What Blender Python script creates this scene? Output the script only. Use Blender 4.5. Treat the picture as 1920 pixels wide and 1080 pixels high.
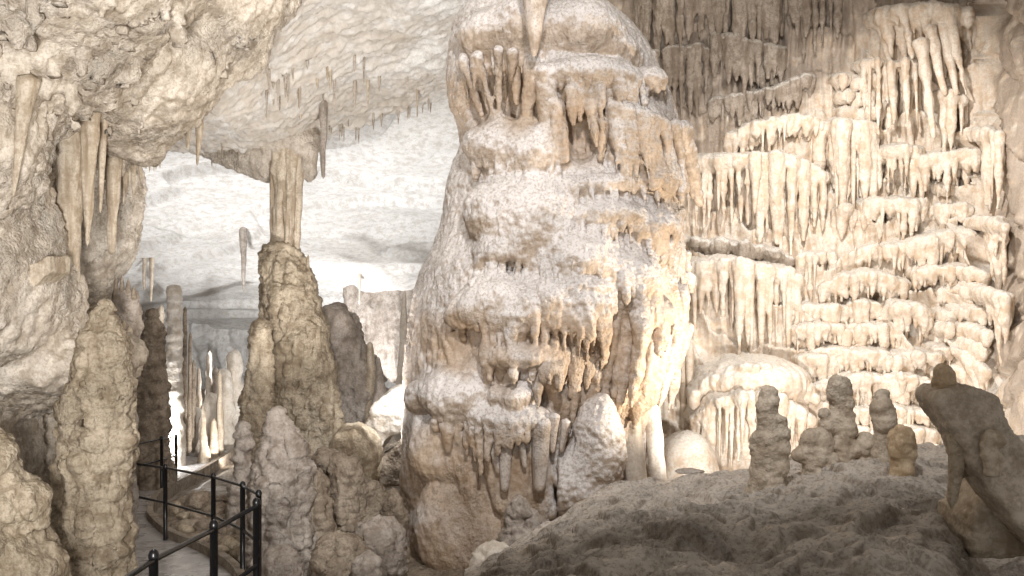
import bpy, math, random, time
import numpy as np
from mathutils import Vector
T0 = time.time()
sc = bpy.context.scene
COL = sc.collection
for o in list(bpy.data.objects):
    bpy.data.objects.remove(o)

# ------------------------------------------------------------------ camera
F = 1844.0                                    # focal length in photo pixels (1920 wide)
cam_d = bpy.data.cameras.new('camera')
cam = bpy.data.objects.new('camera', cam_d)
COL.objects.link(cam)
cam_d.sensor_width = 36.0
cam_d.lens = F / 1920.0 * 36.0
cam_d.clip_end = 300
cam.rotation_euler = (math.pi / 2, 0, 0)
sc.camera = cam
# ------------------------------------------------------------------ world: dim even ambient light, added as fill
w = bpy.data.worlds.new('World')
sc.world = w
w.use_nodes = True
bg = w.node_tree.nodes['Background']
bg.inputs[0].default_value = (1.0, 0.95, 0.89, 1)
bg.inputs[1].default_value = 0.29
# ------------------------------------------------------------------ exposure
sc.view_settings.view_transform = 'Standard'
sc.view_settings.look = 'None'
sc.view_settings.exposure = 0.64
sc.view_settings.gamma = 1.0
sc.cycles.use_denoising = True
sc.cycles.max_bounces = 6
sc.cycles.diffuse_bounces = 4


def P(px, py, d):
    """a point of the cave seen along photo pixel (px, py) at distance d down the hall"""
    return np.array(((px - 960.0) / F * d, d, (540.0 - py) / F * d))


def lamp(name, kind, loc, target, power, color, size=0.4, angle=120, blend=0.6):
    L = bpy.data.lights.new(name, kind)
    L.energy = power
    L.color = color
    if kind == 'SPOT':
        L.spot_size = math.radians(angle)
        L.spot_blend = blend
        L.shadow_soft_size = size
    elif kind == 'AREA':
        L.size = size
    else:
        L.shadow_soft_size = size
    o = bpy.data.objects.new(name, L)
    COL.objects.link(o)
    o.location = loc
    if target is not None:
        o.rotation_euler = (Vector(target) - Vector(loc)).to_track_quat('-Z', 'Y').to_euler()
    return o


WARM = (1.0, 0.95, 0.885)
NEUT = (1.0, 0.96, 0.915)
COOL = (0.985, 0.99, 1.0)
# floodlights hidden behind the mound / the formations and above the wall, plus unseen fills added
lamp('floodlight_wall', 'SPOT', P(1530, 905, 12.8), P(1640, 420, 20.5), 620, WARM, 0.12, 110)
lamp('floodlight_ledge', 'SPOT', P(1530, -110, 14.2), P(1640, 520, 19.5), 1150, WARM, 0.08, 92, 0.8)
lamp('floodlight_dome', 'SPOT', P(1330, 905, 13.6), P(1450, 400, 20.0), 170, WARM, 0.12, 130)
lamp('floodlight_flank', 'SPOT', (4.3, 12.5, -2.1), P(1110, 360, 13.8), 800, (1.0, 0.87, 0.70), 0.08, 105)
lamp('floodlight_chamber', 'SPOT', (-2.4, 26.5, -4.3), (-4.0, 30.0, 2.0), 1000, COOL, 0.2, 165)
lamp('floodlight_chamber_side', 'SPOT', (-8.6, 28.0, -4.2), (-7.5, 31.0, 2.0), 1300, COOL, 0.2, 165)
lamp('fill_chamber_end', 'SPOT', (-6.0, 34.5, -4.3), (-8.5, 40.0, -2.0), 900, COOL, 0.2, 165)  # fill added so the far back of the chamber gets brighter
lamp('floodlight_block', 'SPOT', P(768, 680, 16.6), P(712, 790, 17.6), 130, COOL, 0.08, 75)
lamp('fill_vault', 'SPOT', (-2.3, 14.6, -2.9), (-3.3, 17.5, 3.2), 900, NEUT, 0.2, 100)  # unseen lamp added to brighten the rough near ceiling
lamp('floodlight_path', 'POINT', P(300, 815, 22.3), None, 130, COOL, 0.15)
lamp('fill_cluster', 'SPOT', P(455, 870, 23.0), P(400, 720, 27.0), 420, NEUT, 0.1, 90)  # extra lamp added to lift the white stalagmite cluster
lamp('fill_left', 'SPOT', (-1.2, 1.6, -0.5), (-4.4, 11.0, 2.0), 2500, NEUT, 0.3, 78, 0.9)  # unseen fill near the camera, added to brighten the left vault
lamp('fill_front', 'SPOT', (0.7, 5.0, 4.7), (0.9, 13.8, 0.6), 1500, (1.0, 0.965, 0.935), 0.3, 98, 0.9)  # unseen high fill, added to light the great stalagmite's front from above

# ------------------------------------------------------------------ noise
_rs = np.random.RandomState(7)
_G = _rs.normal(size=(256, 3)).astype(np.float32)
_G /= np.linalg.norm(_G, axis=1)[:, None]


def _hash(i, j, k):
    h = (i.astype(np.uint32) * np.uint32(374761393)) ^ (j.astype(np.uint32) * np.uint32(668265263)) ^ (k.astype(np.uint32) * np.uint32(2246822519))
    h = (h ^ (h >> np.uint32(13))) * np.uint32(1274126177)
    return h ^ (h >> np.uint32(16))


def pn(p):
    p = p.astype(np.float32)
    fl = np.floor(p)
    f = p - fl
    i = fl.astype(np.int32)
    u = f * f * f * (f * (f * 6 - 15) + 10)
    out = np.zeros(len(p), np.float32)
    for dx in (0, 1):
        wx = u[:, 0] if dx else 1 - u[:, 0]
        for dy in (0, 1):
            wy = u[:, 1] if dy else 1 - u[:, 1]
            for dz in (0, 1):
                wz = u[:, 2] if dz else 1 - u[:, 2]
                g = _G[_hash(i[:, 0] + dx, i[:, 1] + dy, i[:, 2] + dz) & np.uint32(255)]
                out += wx * wy * wz * (g[:, 0] * (f[:, 0] - dx) + g[:, 1] * (f[:, 1] - dy) + g[:, 2] * (f[:, 2] - dz))
    return out * 1.5


def fbm(p, s, octv=4, gain=0.5, off=0.0):
    s = np.array(s if hasattr(s, '__len__') else (s, s, s), np.float32)
    r = np.zeros(len(p), np.float32)
    a = 1.0
    for o in range(octv):
        r += a * pn(p * s + off + o * 17.3)
        s = s * 2.03
        a *= gain
    return r


def ridge(p, s, octv=3, gain=0.55, off=0.0):
    s = np.array(s if hasattr(s, '__len__') else (s, s, s), np.float32)
    r = np.zeros(len(p), np.float32)
    a = 1.0
    for o in range(octv):
        r += a * (1 - 2.2 * np.abs(pn(p * s + off + o * 31.7)))
        s = s * 2.1
        a *= gain
    return r * 0.6


def worley(p, s, off=0.0):
    s = np.array(s if hasattr(s, '__len__') else (s, s, s), np.float32)
    q = p.astype(np.float32) * s + off
    i = np.floor(q).astype(np.int32)
    best = np.full(len(p), 9.0, np.float32)
    for dx in (-1, 0, 1):
        for dy in (-1, 0, 1):
            for dz in (-1, 0, 1):
                c = i + np.array((dx, dy, dz), np.int32)
                h = _hash(c[:, 0], c[:, 1], c[:, 2])
                fx = (h & np.uint32(1023)).astype(np.float32) / 1023
                fy = ((h >> np.uint32(10)) & np.uint32(1023)).astype(np.float32) / 1023
                fz = ((h >> np.uint32(20)) & np.uint32(1023)).astype(np.float32) / 1023
                d = (c[:, 0] + fx - q[:, 0]) ** 2 + (c[:, 1] + fy - q[:, 1]) ** 2 + (c[:, 2] + fz - q[:, 2]) ** 2
                np.minimum(best, d, out=best)
    return np.sqrt(best)


def disp(p, spec):
    """sum of displacement terms (metres) at the points p"""
    r = np.zeros(len(p), np.float32)
    for t in spec:
        k, s, a = t[0], t[1], t[2]
        off = t[3] if len(t) > 3 else 0.0
        if k == 'fbm':
            r += a * fbm(p, s, 4, 0.5, off)
        elif k == 'n':
            r += a * pn(p * np.array(s if hasattr(s, '__len__') else (s, s, s), np.float32) + off)
        elif k == 'ridge':
            r += a * ridge(p, s, 3, 0.55, off)
        elif k == 'pop':
            r += a * (0.55 - worley(p, s, off))
    return r


# ------------------------------------------------------------------ mesh from arrays
def mesh_np(name, v, q, smooth=True, attrs=None, tri=None):
    me = bpy.data.meshes.new(name)
    nq = len(q)
    me.vertices.add(len(v))
    me.vertices.foreach_set('co', np.ascontiguousarray(v, np.float32).ravel())
    n = q.shape[1]
    me.loops.add(nq * n)
    me.loops.foreach_set('vertex_index', np.ascontiguousarray(q, np.int32).ravel())
    me.polygons.add(nq)
    me.polygons.foreach_set('loop_start', np.arange(0, nq * n, n, dtype=np.int32))
    me.update(calc_edges=True)
    me.polygons.foreach_set('use_smooth', np.full(nq, smooth))
    for k, a in (attrs or {}).items():
        at = me.attributes.new(k, 'FLOAT', 'POINT')
        at.data.foreach_set('value', np.ascontiguousarray(a, np.float32))
    me.validate()
    return me


def vnormals(v, q):
    a, b, c, d = v[q[:, 0]], v[q[:, 1]], v[q[:, 2]], v[q[:, 3]]
    fn = np.cross(c - a, d - b)
    n = np.zeros_like(v)
    for j in range(4):
        for ax in range(3):
            n[:, ax] += np.bincount(q[:, j], fn[:, ax], len(v))
    n /= np.linalg.norm(n, axis=1)[:, None] + 1e-9
    return n


def grid_quads(nu, nv, wrap=False):
    i = np.arange(nu - 1)[:, None] * nv
    j = np.arange(nv - 1 if not wrap else nv)[None, :]
    j2 = (j + 1) % nv
    return np.stack([i + j, i + nv + j, i + nv + j2, i + j2], -1).reshape(-1, 4)


# ------------------------------------------------------------------ signed distance sculpting
class Sculpt:
    def __init__(s, lo, hi, h):
        s.lo = np.array(lo, float)
        s.h = h
        s.n = np.maximum(4, np.ceil((np.array(hi, float) - s.lo) / h).astype(int) + 1)
        s.f = np.full(tuple(s.n), 1.0, np.float32)
        s.ax = [(s.lo[i] + h * np.arange(s.n[i])).astype(np.float32) for i in range(3)]

    def block(s, lo, hi, pad):
        a = np.clip(np.floor((np.array(lo) - pad - s.lo) / s.h).astype(int), 0, s.n)
        b = np.clip(np.ceil((np.array(hi) + pad - s.lo) / s.h).astype(int) + 1, 0, s.n)
        if np.any(b <= a):
            return None
        sl = tuple(slice(a[i], b[i]) for i in range(3))
        X = s.ax[0][sl[0]][:, None, None]
        Y = s.ax[1][sl[1]][None, :, None]
        Z = s.ax[2][sl[2]][None, None, :]
        return sl, X, Y, Z

    def put(s, sl, d, k, sub=False):
        a = s.f[sl]
        if sub:
            d = -d
            h = np.maximum(k - np.abs(a - d), 0) / k
            s.f[sl] = np.maximum(a, d) + h * h * k * 0.25
        else:
            h = np.maximum(k - np.abs(a - d), 0) / k
            s.f[sl] = np.minimum(a, d) - h * h * k * 0.25

    def cone(s, a, b, ra, rb, k=0.06, sub=False):
        a = np.array(a, np.float32)
        b = np.array(b, np.float32)
        r = max(ra, rb)
        blk = s.block(np.minimum(a, b) - r, np.maximum(a, b) + r, k + 3 * s.h)
        if blk is None:
            return
        sl, X, Y, Z = blk
        ab = b - a
        L2 = float(ab @ ab) + 1e-9
        t = np.clip(((X - a[0]) * ab[0] + (Y - a[1]) * ab[1] + (Z - a[2]) * ab[2]) / L2, 0, 1)
        d = np.sqrt((X - a[0] - t * ab[0]) ** 2 + (Y - a[1] - t * ab[1]) ** 2 + (Z - a[2] - t * ab[2]) ** 2) - (ra + (rb - ra) * t)
        s.put(sl, d, k, sub)

    def ell(s, c, r, k=0.1, sub=False, rot=0.0):
        """ellipsoid; rot turns it about the y axis (radians)"""
        c = np.array(c, np.float32)
        r = np.array(r, np.float32)
        R = max(r[0], r[2]) if rot else r[0]
        R2 = max(r[0], r[2]) if rot else r[2]
        ext = np.array((R, r[1], R2))
        blk = s.block(c - ext, c + ext, k + 3 * s.h)
        if blk is None:
            return
        sl, X, Y, Z = blk
        x, y, z = X - c[0], Y - c[1], Z - c[2]
        if rot:
            ca, sa = math.cos(rot), math.sin(rot)
            x, z = x * ca + z * sa, -x * sa + z * ca
        k0 = np.sqrt((x / r[0]) ** 2 + (y / r[1]) ** 2 + (z / r[2]) ** 2)
        k1 = np.sqrt((x / r[0] ** 2) ** 2 + (y / r[1] ** 2) ** 2 + (z / r[2] ** 2) ** 2) + 1e-6
        s.put(sl, (k0 * (k0 - 1) / k1).astype(np.float32), k, sub)

    def poly(s, pts, d, half, k=0.08, rnd=0.03):
        """a slab whose outline is the polygon pts = [(px, py)], centred d down the hall, 2*half thick"""
        q = np.array([P(a, b, d) for a, b in pts])[:, (0, 2)]
        lo = np.array((q[:, 0].min(), d - half, q[:, 1].min()))
        hi = np.array((q[:, 0].max(), d + half, q[:, 1].max()))
        blk = s.block(lo, hi, k + 3 * s.h)
        sl, X, Y, Z = blk
        x, z = X[:, :, 0], Z[0]
        best = np.full((x.shape[0], z.shape[1]), 1e9)
        ins = np.zeros(best.shape, bool)
        for i in range(len(q)):
            a, b = q[i], q[(i + 1) % len(q)]
            e = b - a
            t = np.clip(((x - a[0]) * e[0] + (z - a[1]) * e[1]) / (e @ e), 0, 1)
            best = np.minimum(best, (x - a[0] - t * e[0]) ** 2 + (z - a[1] - t * e[1]) ** 2)
            c = ((a[1] > z) != (b[1] > z)) & (x < (b[0] - a[0]) * (z - a[1]) / (b[1] - a[1] + 1e-9) + a[0])
            ins ^= c
        d2 = np.where(ins, -1, 1) * np.sqrt(best)
        s.put(sl, (np.maximum(d2[:, None, :] + rnd, np.abs(Y - d) - half + rnd) - rnd).astype(np.float32), k)

    def mesh(s):
        f = s.f
        # close the volume at the borders
        f[0], f[-1] = 1, 1
        f[:, 0], f[:, -1] = 1, 1
        f[:, :, 0], f[:, :, -1] = 1, 1
        sg = f < 0
        c = np.zeros(tuple(s.n - 1), np.int8)
        for dx in (0, 1):
            for dy in (0, 1):
                for dz in (0, 1):
                    c += sg[dx:s.n[0] - 1 + dx, dy:s.n[1] - 1 + dy, dz:s.n[2] - 1 + dz]
        idx = np.argwhere((c > 0) & (c < 8))
        m = np.full(c.shape, -1, np.int32)
        m[idx[:, 0], idx[:, 1], idx[:, 2]] = np.arange(len(idx))
        acc = np.zeros((len(idx), 3))
        cnt = np.zeros(len(idx))
        cor = [(a, b, d) for a in (0, 1) for b in (0, 1) for d in (0, 1)]
        val = {o: f[idx[:, 0] + o[0], idx[:, 1] + o[1], idx[:, 2] + o[2]] for o in cor}
        for o in cor:
            for axi in range(3):
                if o[axi]:
                    continue
                o2 = tuple(o[j] + (1 if j == axi else 0) for j in range(3))
                v0, v1 = val[o], val[o2]
                cr = (v0 < 0) != (v1 < 0)
                t = np.where(cr, v0 / np.where(cr, v0 - v1, 1), 0)
                for j in range(3):
                    acc[:, j] += np.where(cr, o[j] + (t if j == axi else 0), 0)
                cnt += cr
        v = s.lo + s.h * (idx + acc / cnt[:, None])
        quads = []
        for axi in range(3):
            u, w_ = [(1, 2), (2, 0), (0, 1)][axi]
            sh = [slice(None)] * 3
            s0 = list(sh)
            s1 = list(sh)
            s0[axi] = slice(0, -1)
            s1[axi] = slice(1, None)
            A, B = sg[tuple(s0)], sg[tuple(s1)]
            e = np.argwhere(A != B)
            e = e[(e[:, u] > 0) & (e[:, w_] > 0) & (e[:, u] < s.n[u] - 1) & (e[:, w_] < s.n[w_] - 1)]
            pos = A[e[:, 0], e[:, 1], e[:, 2]]

            def cell(du, dw):
                g = e.copy()
                g[:, u] += du
                g[:, w_] += dw
                return m[g[:, 0], g[:, 1], g[:, 2]]
            qd = np.stack([cell(-1, -1), cell(0, -1), cell(0, 0), cell(-1, 0)], -1)
            qd[~pos] = qd[~pos][:, ::-1]
            quads.append(qd)
        return v, np.concatenate(quads)


def relax(v, q, it=1):
    for _ in range(it):
        s = np.zeros_like(v)
        c = np.zeros(len(v))
        for j in range(4):
            for o in (1, 3):
                for ax in range(3):
                    s[:, ax] += np.bincount(q[:, j], v[q[:, (j + o) % 4], ax], len(v))
                c += np.bincount(q[:, j], minlength=len(v))
        v = 0.5 * v + 0.5 * s / np.maximum(c, 1)[:, None]
    return v


def finish(name, sculpt, mat, spec, parent=None, stain=None, it=1):  # mesh, relax, roughen, link
    v, q = sculpt.mesh()
    v = relax(v, q, it)
    n = vnormals(v, q)
    v = v + n * disp(v, spec)[:, None]
    at = {'stain': stain(v)} if stain else None
    return link(name, mesh_np(name, v, q, True, at), mat, parent)


# ------------------------------------------------------------------ objects
def link(name, me, mat, parent=None):
    o = bpy.data.objects.new(name, me)
    COL.objects.link(o)
    if mat is not None and not me.materials:
        me.materials.append(mat)
    if parent is not None:
        o.parent = parent
    return o


def empty(name, label, cat, group=None):
    o = bpy.data.objects.new(name, None)
    COL.objects.link(o)
    o.empty_display_size = 0.2
    return tag(o, label, cat, group)


def tag(o, label=None, cat=None, group=None, kind=None):
    if label:
        o['label'] = label
    if cat:
        o['category'] = cat
    if group:
        o['group'] = group
    if kind:
        o['kind'] = kind
    return o


def structure(o, label):
    o['kind'] = 'structure'
    o['label'] = label
    return o


# ------------------------------------------------------------------ materials
def lin(c):
    return tuple(((x / 255) / 12.92 if x / 255 < 0.04045 else ((x / 255 + 0.055) / 1.055) ** 2.4) for x in c) + (1,)


def rock(name, c1, c2, c3, crust_toplight=None, crust_toplight_lo=0.1, crust_toplight_hi=0.6, stain=None, rough=0.6, bump=0.5, bscale=1.0,
         streak=0.5, pop=0.4, spec=0.35, sss=0.0):
    m = bpy.data.materials.new(name)
    m.use_nodes = True
    nt = m.node_tree
    N, L = nt.nodes, nt.links
    bs = N['Principled BSDF']
    geo = N.new('ShaderNodeNewGeometry')
    pos = geo.outputs['Position']

    def noise(scale, detail=4, rough_=0.55, vec=None):
        n = N.new('ShaderNodeTexNoise')
        n.inputs['Scale'].default_value = scale
        n.inputs['Detail'].default_value = detail
        n.inputs['Roughness'].default_value = rough_
        L.new(vec or pos, n.inputs['Vector'])
        return n.outputs['Fac']

    def ramp(f, a, b):
        r = N.new('ShaderNodeMapRange')
        r.interpolation_type = 'SMOOTHSTEP'
        r.inputs['From Min'].default_value = a
        r.inputs['From Max'].default_value = b
        L.new(f, r.inputs['Value'])
        return r.outputs['Result']

    def mix(f, a, b):
        x = N.new('ShaderNodeMix')
        x.data_type = 'RGBA'
        if isinstance(f, float):
            x.inputs[0].default_value = f
        else:
            L.new(f, x.inputs[0])
        for v, s in ((a, x.inputs[6]), (b, x.inputs[7])):
            if isinstance(v, tuple):
                s.default_value = v
            else:
                L.new(v, s)
        return x.outputs[2]

    def mul(a, b):
        x = N.new('ShaderNodeMath')
        x.operation = 'MULTIPLY'
        L.new(a, x.inputs[0])
        if isinstance(b, float):
            x.inputs[1].default_value = b
        else:
            L.new(b, x.inputs[1])
        return x.outputs[0]

    def add(a, b):
        x = N.new('ShaderNodeMath')
        x.operation = 'ADD'
        L.new(a, x.inputs[0])
        L.new(b, x.inputs[1])
        return x.outputs[0]
    mp = N.new('ShaderNodeVectorMath')
    mp.operation = 'MULTIPLY'
    mp.inputs[1].default_value = (1, 1, 0.12)
    L.new(pos, mp.inputs[0])
    col = mix(ramp(noise(0.9, 5), 0.35, 0.65), c1, c2)
    col = mix(mul(ramp(noise(5.0, 8, 0.72), 0.44, 0.62), 0.8), col, c3)
    col = mix(mul(ramp(noise(6.0, 5, 0.65, mp.outputs[0]), 0.46, 0.66), streak), col, c3)
    if stain:
        at = N.new('ShaderNodeAttribute')
        at.attribute_name = 'stain'
        sf = mul(at.outputs['Fac'], ramp(noise(3.0, 5, 0.6), 0.25, 0.6))
        scol = mix(ramp(noise(4.0, 4, 0.6, mp.outputs[0]), 0.35, 0.65), stain[0], stain[1])
        col = mix(sf, col, scol)
    if crust_toplight:  # paler upward faces: calcite crust, and on the column also painted top light
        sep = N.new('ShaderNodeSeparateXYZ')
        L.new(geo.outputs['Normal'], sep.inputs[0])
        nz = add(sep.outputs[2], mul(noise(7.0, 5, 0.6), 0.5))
        cf = ramp(nz, crust_toplight_lo + 0.25, crust_toplight_hi + 0.25)
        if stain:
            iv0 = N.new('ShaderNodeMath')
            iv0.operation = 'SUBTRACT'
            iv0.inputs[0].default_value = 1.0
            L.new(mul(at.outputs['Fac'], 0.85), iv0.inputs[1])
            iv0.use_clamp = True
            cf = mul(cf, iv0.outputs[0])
        col = mix(cf, col, crust_toplight)
    # fine mottling
    col = mix(mul(ramp(noise(30.0, 4, 0.65), 0.48, 0.62), 0.5), col, c3)
    L.new(col, bs.inputs['Base Color'])
    bs.inputs['Roughness'].default_value = rough
    bs.inputs['Specular IOR Level'].default_value = spec
    if sss:
        bs.inputs['Subsurface Weight'].default_value = sss
        bs.inputs['Subsurface Radius'].default_value = (0.10, 0.05, 0.025)
        bs.inputs['Subsurface Scale'].default_value = 1.0
    # relief
    vo = N.new('ShaderNodeTexVoronoi')
    vo.inputs['Scale'].default_value = 16.0 * bscale
    L.new(pos, vo.inputs['Vector'])
    iv = N.new('ShaderNodeMath')
    iv.operation = 'SUBTRACT'
    iv.inputs[0].default_value = 1.0
    L.new(vo.outputs['Distance'], iv.inputs[1])
    h = add(add(noise(9.0 * bscale, 6, 0.65), mul(iv.outputs[0], pop)), mul(noise(40.0 * bscale, 3, 0.6), 0.35))
    h = add(h, mul(noise(14.0 * bscale, 4, 0.6, mp.outputs[0]), streak * 0.6))
    b = N.new('ShaderNodeBump')
    ms = N.new('ShaderNodeMapRange')
    ms.inputs['From Min'].default_value = 0.36
    ms.inputs['From Max'].default_value = 0.62
    ms.inputs['To Min'].default_value = bump * 0.25
    ms.inputs['To Max'].default_value = bump
    L.new(noise(1.3, 4, 0.6), ms.inputs['Value'])
    L.new(ms.outputs[0], b.inputs['Strength'])
    rm = N.new('ShaderNodeMapRange')
    rm.inputs['From Min'].default_value = 0.35
    rm.inputs['From Max'].default_value = 0.65
    rm.inputs['To Min'].default_value = max(0.15, rough - 0.25)
    rm.inputs['To Max'].default_value = min(0.9, rough + 0.2)
    L.new(noise(2.3, 4, 0.6), rm.inputs['Value'])
    L.new(rm.outputs[0], bs.inputs['Roughness'])
    b.inputs['Distance'].default_value = 0.085
    L.new(h, b.inputs['Height'])
    L.new(b.outputs['Normal'], bs.inputs['Normal'])
    return m


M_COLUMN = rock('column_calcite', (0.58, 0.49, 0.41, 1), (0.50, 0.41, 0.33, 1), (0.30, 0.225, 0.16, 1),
                crust_toplight=(0.76, 0.725, 0.71, 1), crust_toplight_lo=-0.30, crust_toplight_hi=0.28,  # pale tops over brown: crust, its contrast raised to paint light from above
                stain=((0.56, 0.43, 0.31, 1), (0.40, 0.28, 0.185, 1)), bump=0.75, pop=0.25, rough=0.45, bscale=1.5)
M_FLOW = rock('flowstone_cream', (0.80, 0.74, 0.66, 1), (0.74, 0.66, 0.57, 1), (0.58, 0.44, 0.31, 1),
              crust_toplight=(0.80, 0.765, 0.71, 1), crust_toplight_lo=0.2, crust_toplight_hi=0.8, bump=0.55, pop=0.25, streak=0.55, rough=0.42, bscale=1.3,
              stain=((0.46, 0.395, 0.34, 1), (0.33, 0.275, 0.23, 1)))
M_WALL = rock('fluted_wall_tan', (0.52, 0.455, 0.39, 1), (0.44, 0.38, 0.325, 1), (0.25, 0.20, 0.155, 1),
              crust_toplight=(0.74, 0.70, 0.65, 1), crust_toplight_lo=0.1, crust_toplight_hi=0.6, bump=0.7, streak=0.9, pop=0.3)
M_CEIL = rock('ceiling_white', (0.80, 0.795, 0.775, 1), (0.72, 0.71, 0.69, 1), (0.52, 0.49, 0.45, 1),
              bump=0.4, streak=0.0, pop=0.1, rough=0.65, bscale=1.3, stain=((0.64, 0.58, 0.51, 1), (0.52, 0.46, 0.39, 1)))
M_CEILN = rock('ceiling_rough', (0.64, 0.58, 0.51, 1), (0.56, 0.50, 0.43, 1), (0.36, 0.30, 0.235, 1),
               bump=0.9, bscale=1.5, streak=0.4, pop=0.5)
M_LEFT = rock('left_wall_tan', (0.76, 0.695, 0.61, 1), (0.67, 0.60, 0.51, 1), (0.36, 0.295, 0.225, 1),
              bump=0.9, bscale=2.0, streak=0.4, pop=0.4)
M_TAN = rock('stalactite_tan', (0.64, 0.565, 0.46, 1), (0.56, 0.485, 0.385, 1), (0.34, 0.265, 0.185, 1),
             bump=0.5, bscale=1.4, streak=1.0, pop=0.2, rough=0.45)
M_OCHRE = rock('stalagmite_ochre', (0.53, 0.455, 0.35, 1), (0.45, 0.38, 0.285, 1), (0.23, 0.175, 0.115, 1),
               bump=0.8, bscale=1.5, streak=0.5, pop=0.4)
M_BROWN = rock('brown_rock', (0.40, 0.335, 0.265, 1), (0.32, 0.265, 0.205, 1), (0.165, 0.125, 0.09, 1),
               bump=0.9, bscale=1.2, streak=0.3, pop=0.4)
M_PALE = rock('mound_stalagmite', (0.66, 0.585, 0.485, 1), (0.57, 0.49, 0.395, 1), (0.34, 0.27, 0.20, 1),
              bump=0.6, bscale=2.2, streak=0.3, pop=0.3, rough=0.45)
M_GREY = rock('grey_rock', (0.48, 0.43, 0.385, 1), (0.40, 0.35, 0.31, 1), (0.22, 0.18, 0.145, 1),
              bump=0.7, streak=0.4, pop=0.35)
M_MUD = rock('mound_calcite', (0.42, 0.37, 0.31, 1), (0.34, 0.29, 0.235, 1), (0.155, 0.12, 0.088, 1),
             crust_toplight=(0.54, 0.49, 0.44, 1), crust_toplight_lo=0.45, crust_toplight_hi=0.95, bump=0.9, bscale=1.7, streak=0.1, pop=0.35, rough=0.5)
M_ORANGE = rock('honey_calcite', (0.62, 0.53, 0.40, 1), (0.58, 0.45, 0.29, 1), (0.36, 0.26, 0.16, 1),
                bump=0.35, bscale=2.0, streak=0.4, pop=0.2, rough=0.4, sss=0.25)
M_WHITE = rock('white_calcite', (0.72, 0.68, 0.62, 1), (0.66, 0.60, 0.53, 1), (0.48, 0.41, 0.33, 1),
               bump=0.5, bscale=1.2, streak=0.5, pop=0.3, rough=0.45)
M_PATH = rock('wet_concrete', (0.50, 0.485, 0.475, 1), (0.42, 0.405, 0.395, 1), (0.28, 0.26, 0.25, 1),
              bump=0.12, bscale=2.5, streak=0.0, pop=0.1, rough=0.22, spec=0.5)


def metal():
    m = bpy.data.materials.new('black_painted_steel')
    m.use_nodes = True
    N, L = m.node_tree.nodes, m.node_tree.links
    b = N['Principled BSDF']
    n = N.new('ShaderNodeTexNoise')
    n.inputs['Scale'].default_value = 40
    r = N.new('ShaderNodeMapRange')
    r.inputs['To Min'].default_value = 0.18
    r.inputs['To Max'].default_value = 0.42
    L.new(n.outputs['Fac'], r.inputs['Value'])
    L.new(r.outputs[0], b.inputs['Roughness'])
    b.inputs['Base Color'].default_value = (0.012, 0.012, 0.013, 1)
    b.inputs['Metallic'].default_value = 0.3
    return m


M_STEEL = metal()


# ------------------------------------------------------------------ generic shapes
def spike(name, a, b, ra, rb, mat, parent=None, seg=14, power=1.0, flare=0.0, amp=0.12, seed=0, rings=0, knob=0.0, bend=0.0, step=0.05):
    """round tapering body from a (thick) to b (tip); noise lobes, optional root flare, growth rings and a knobbly outline"""
    a = np.array(a, float)
    b = np.array(b, float)
    L = np.linalg.norm(b - a)
    nr = int(min(60, max(6, L / step)))
    t = np.linspace(0, 1, nr)
    ax = (b - a) / L
    u = np.cross(ax, (0, 1, 0.01))
    u /= np.linalg.norm(u)
    w_ = np.cross(ax, u)
    r = rb + (ra - rb) * (1 - t) ** power
    r = r + flare * ra * np.exp(-t * L / (ra * 1.2))
    tp = np.stack([t * L * 2.2 + seed * 3.7, np.full(nr, seed * 1.3), np.zeros(nr)], -1)
    r = r * (1 + knob * pn(tp * 1.6))
    cap = np.minimum(1, (1 - t) * L / np.maximum(rb * 1.3, 1e-4))
    r = r * np.sqrt(np.clip(1 - (1 - cap) ** 2, 0, 1)) + 1e-4
    rc = np.minimum(1, t * L / (ra * 0.7))
    r = r * (0.12 + 0.88 * np.sqrt(np.clip(1 - (1 - rc) ** 2, 0, 1)))
    cen = a[None] + t[:, None] * (b - a)[None]
    cen += u[None] * (bend * L * np.sin(t * math.pi) + 0.5 * ra * knob * pn(tp * 0.9 + 9))[:, None]
    th = np.linspace(0, 2 * math.pi, seg, endpoint=False)
    v = cen[:, None] + r[:, None, None] * (np.cos(th)[None, :, None] * u + np.sin(th)[None, :, None] * w_)
    v = v.reshape(-1, 3)
    # lobes run along the body
    al = (v - a) @ ax
    q = np.stack([np.tile(np.cos(th), nr) * 1.3, np.tile(np.sin(th), nr) * 1.3, al * 0.9], -1) + seed * 5.1
    rr = np.repeat(r, seg)
    dl = amp * rr * (pn(q * 1.2) + 0.6 * pn(q * 2.7 + 4))
    if rings:
        dl += amp * rr * 0.8 * pn(np.stack([q[:, 0] * 0.4, q[:, 1] * 0.4, al * rings], -1))
    rad = v - np.repeat(cen, seg, 0)
    rad /= np.linalg.norm(rad, axis=1)[:, None] + 1e-9
    v = v + rad * dl[:, None]
    qd = grid_quads(nr, seg, True)
    return link(name, mesh_np(name, v, qd[:, ::-1] if True else qd), mat, parent)


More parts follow.
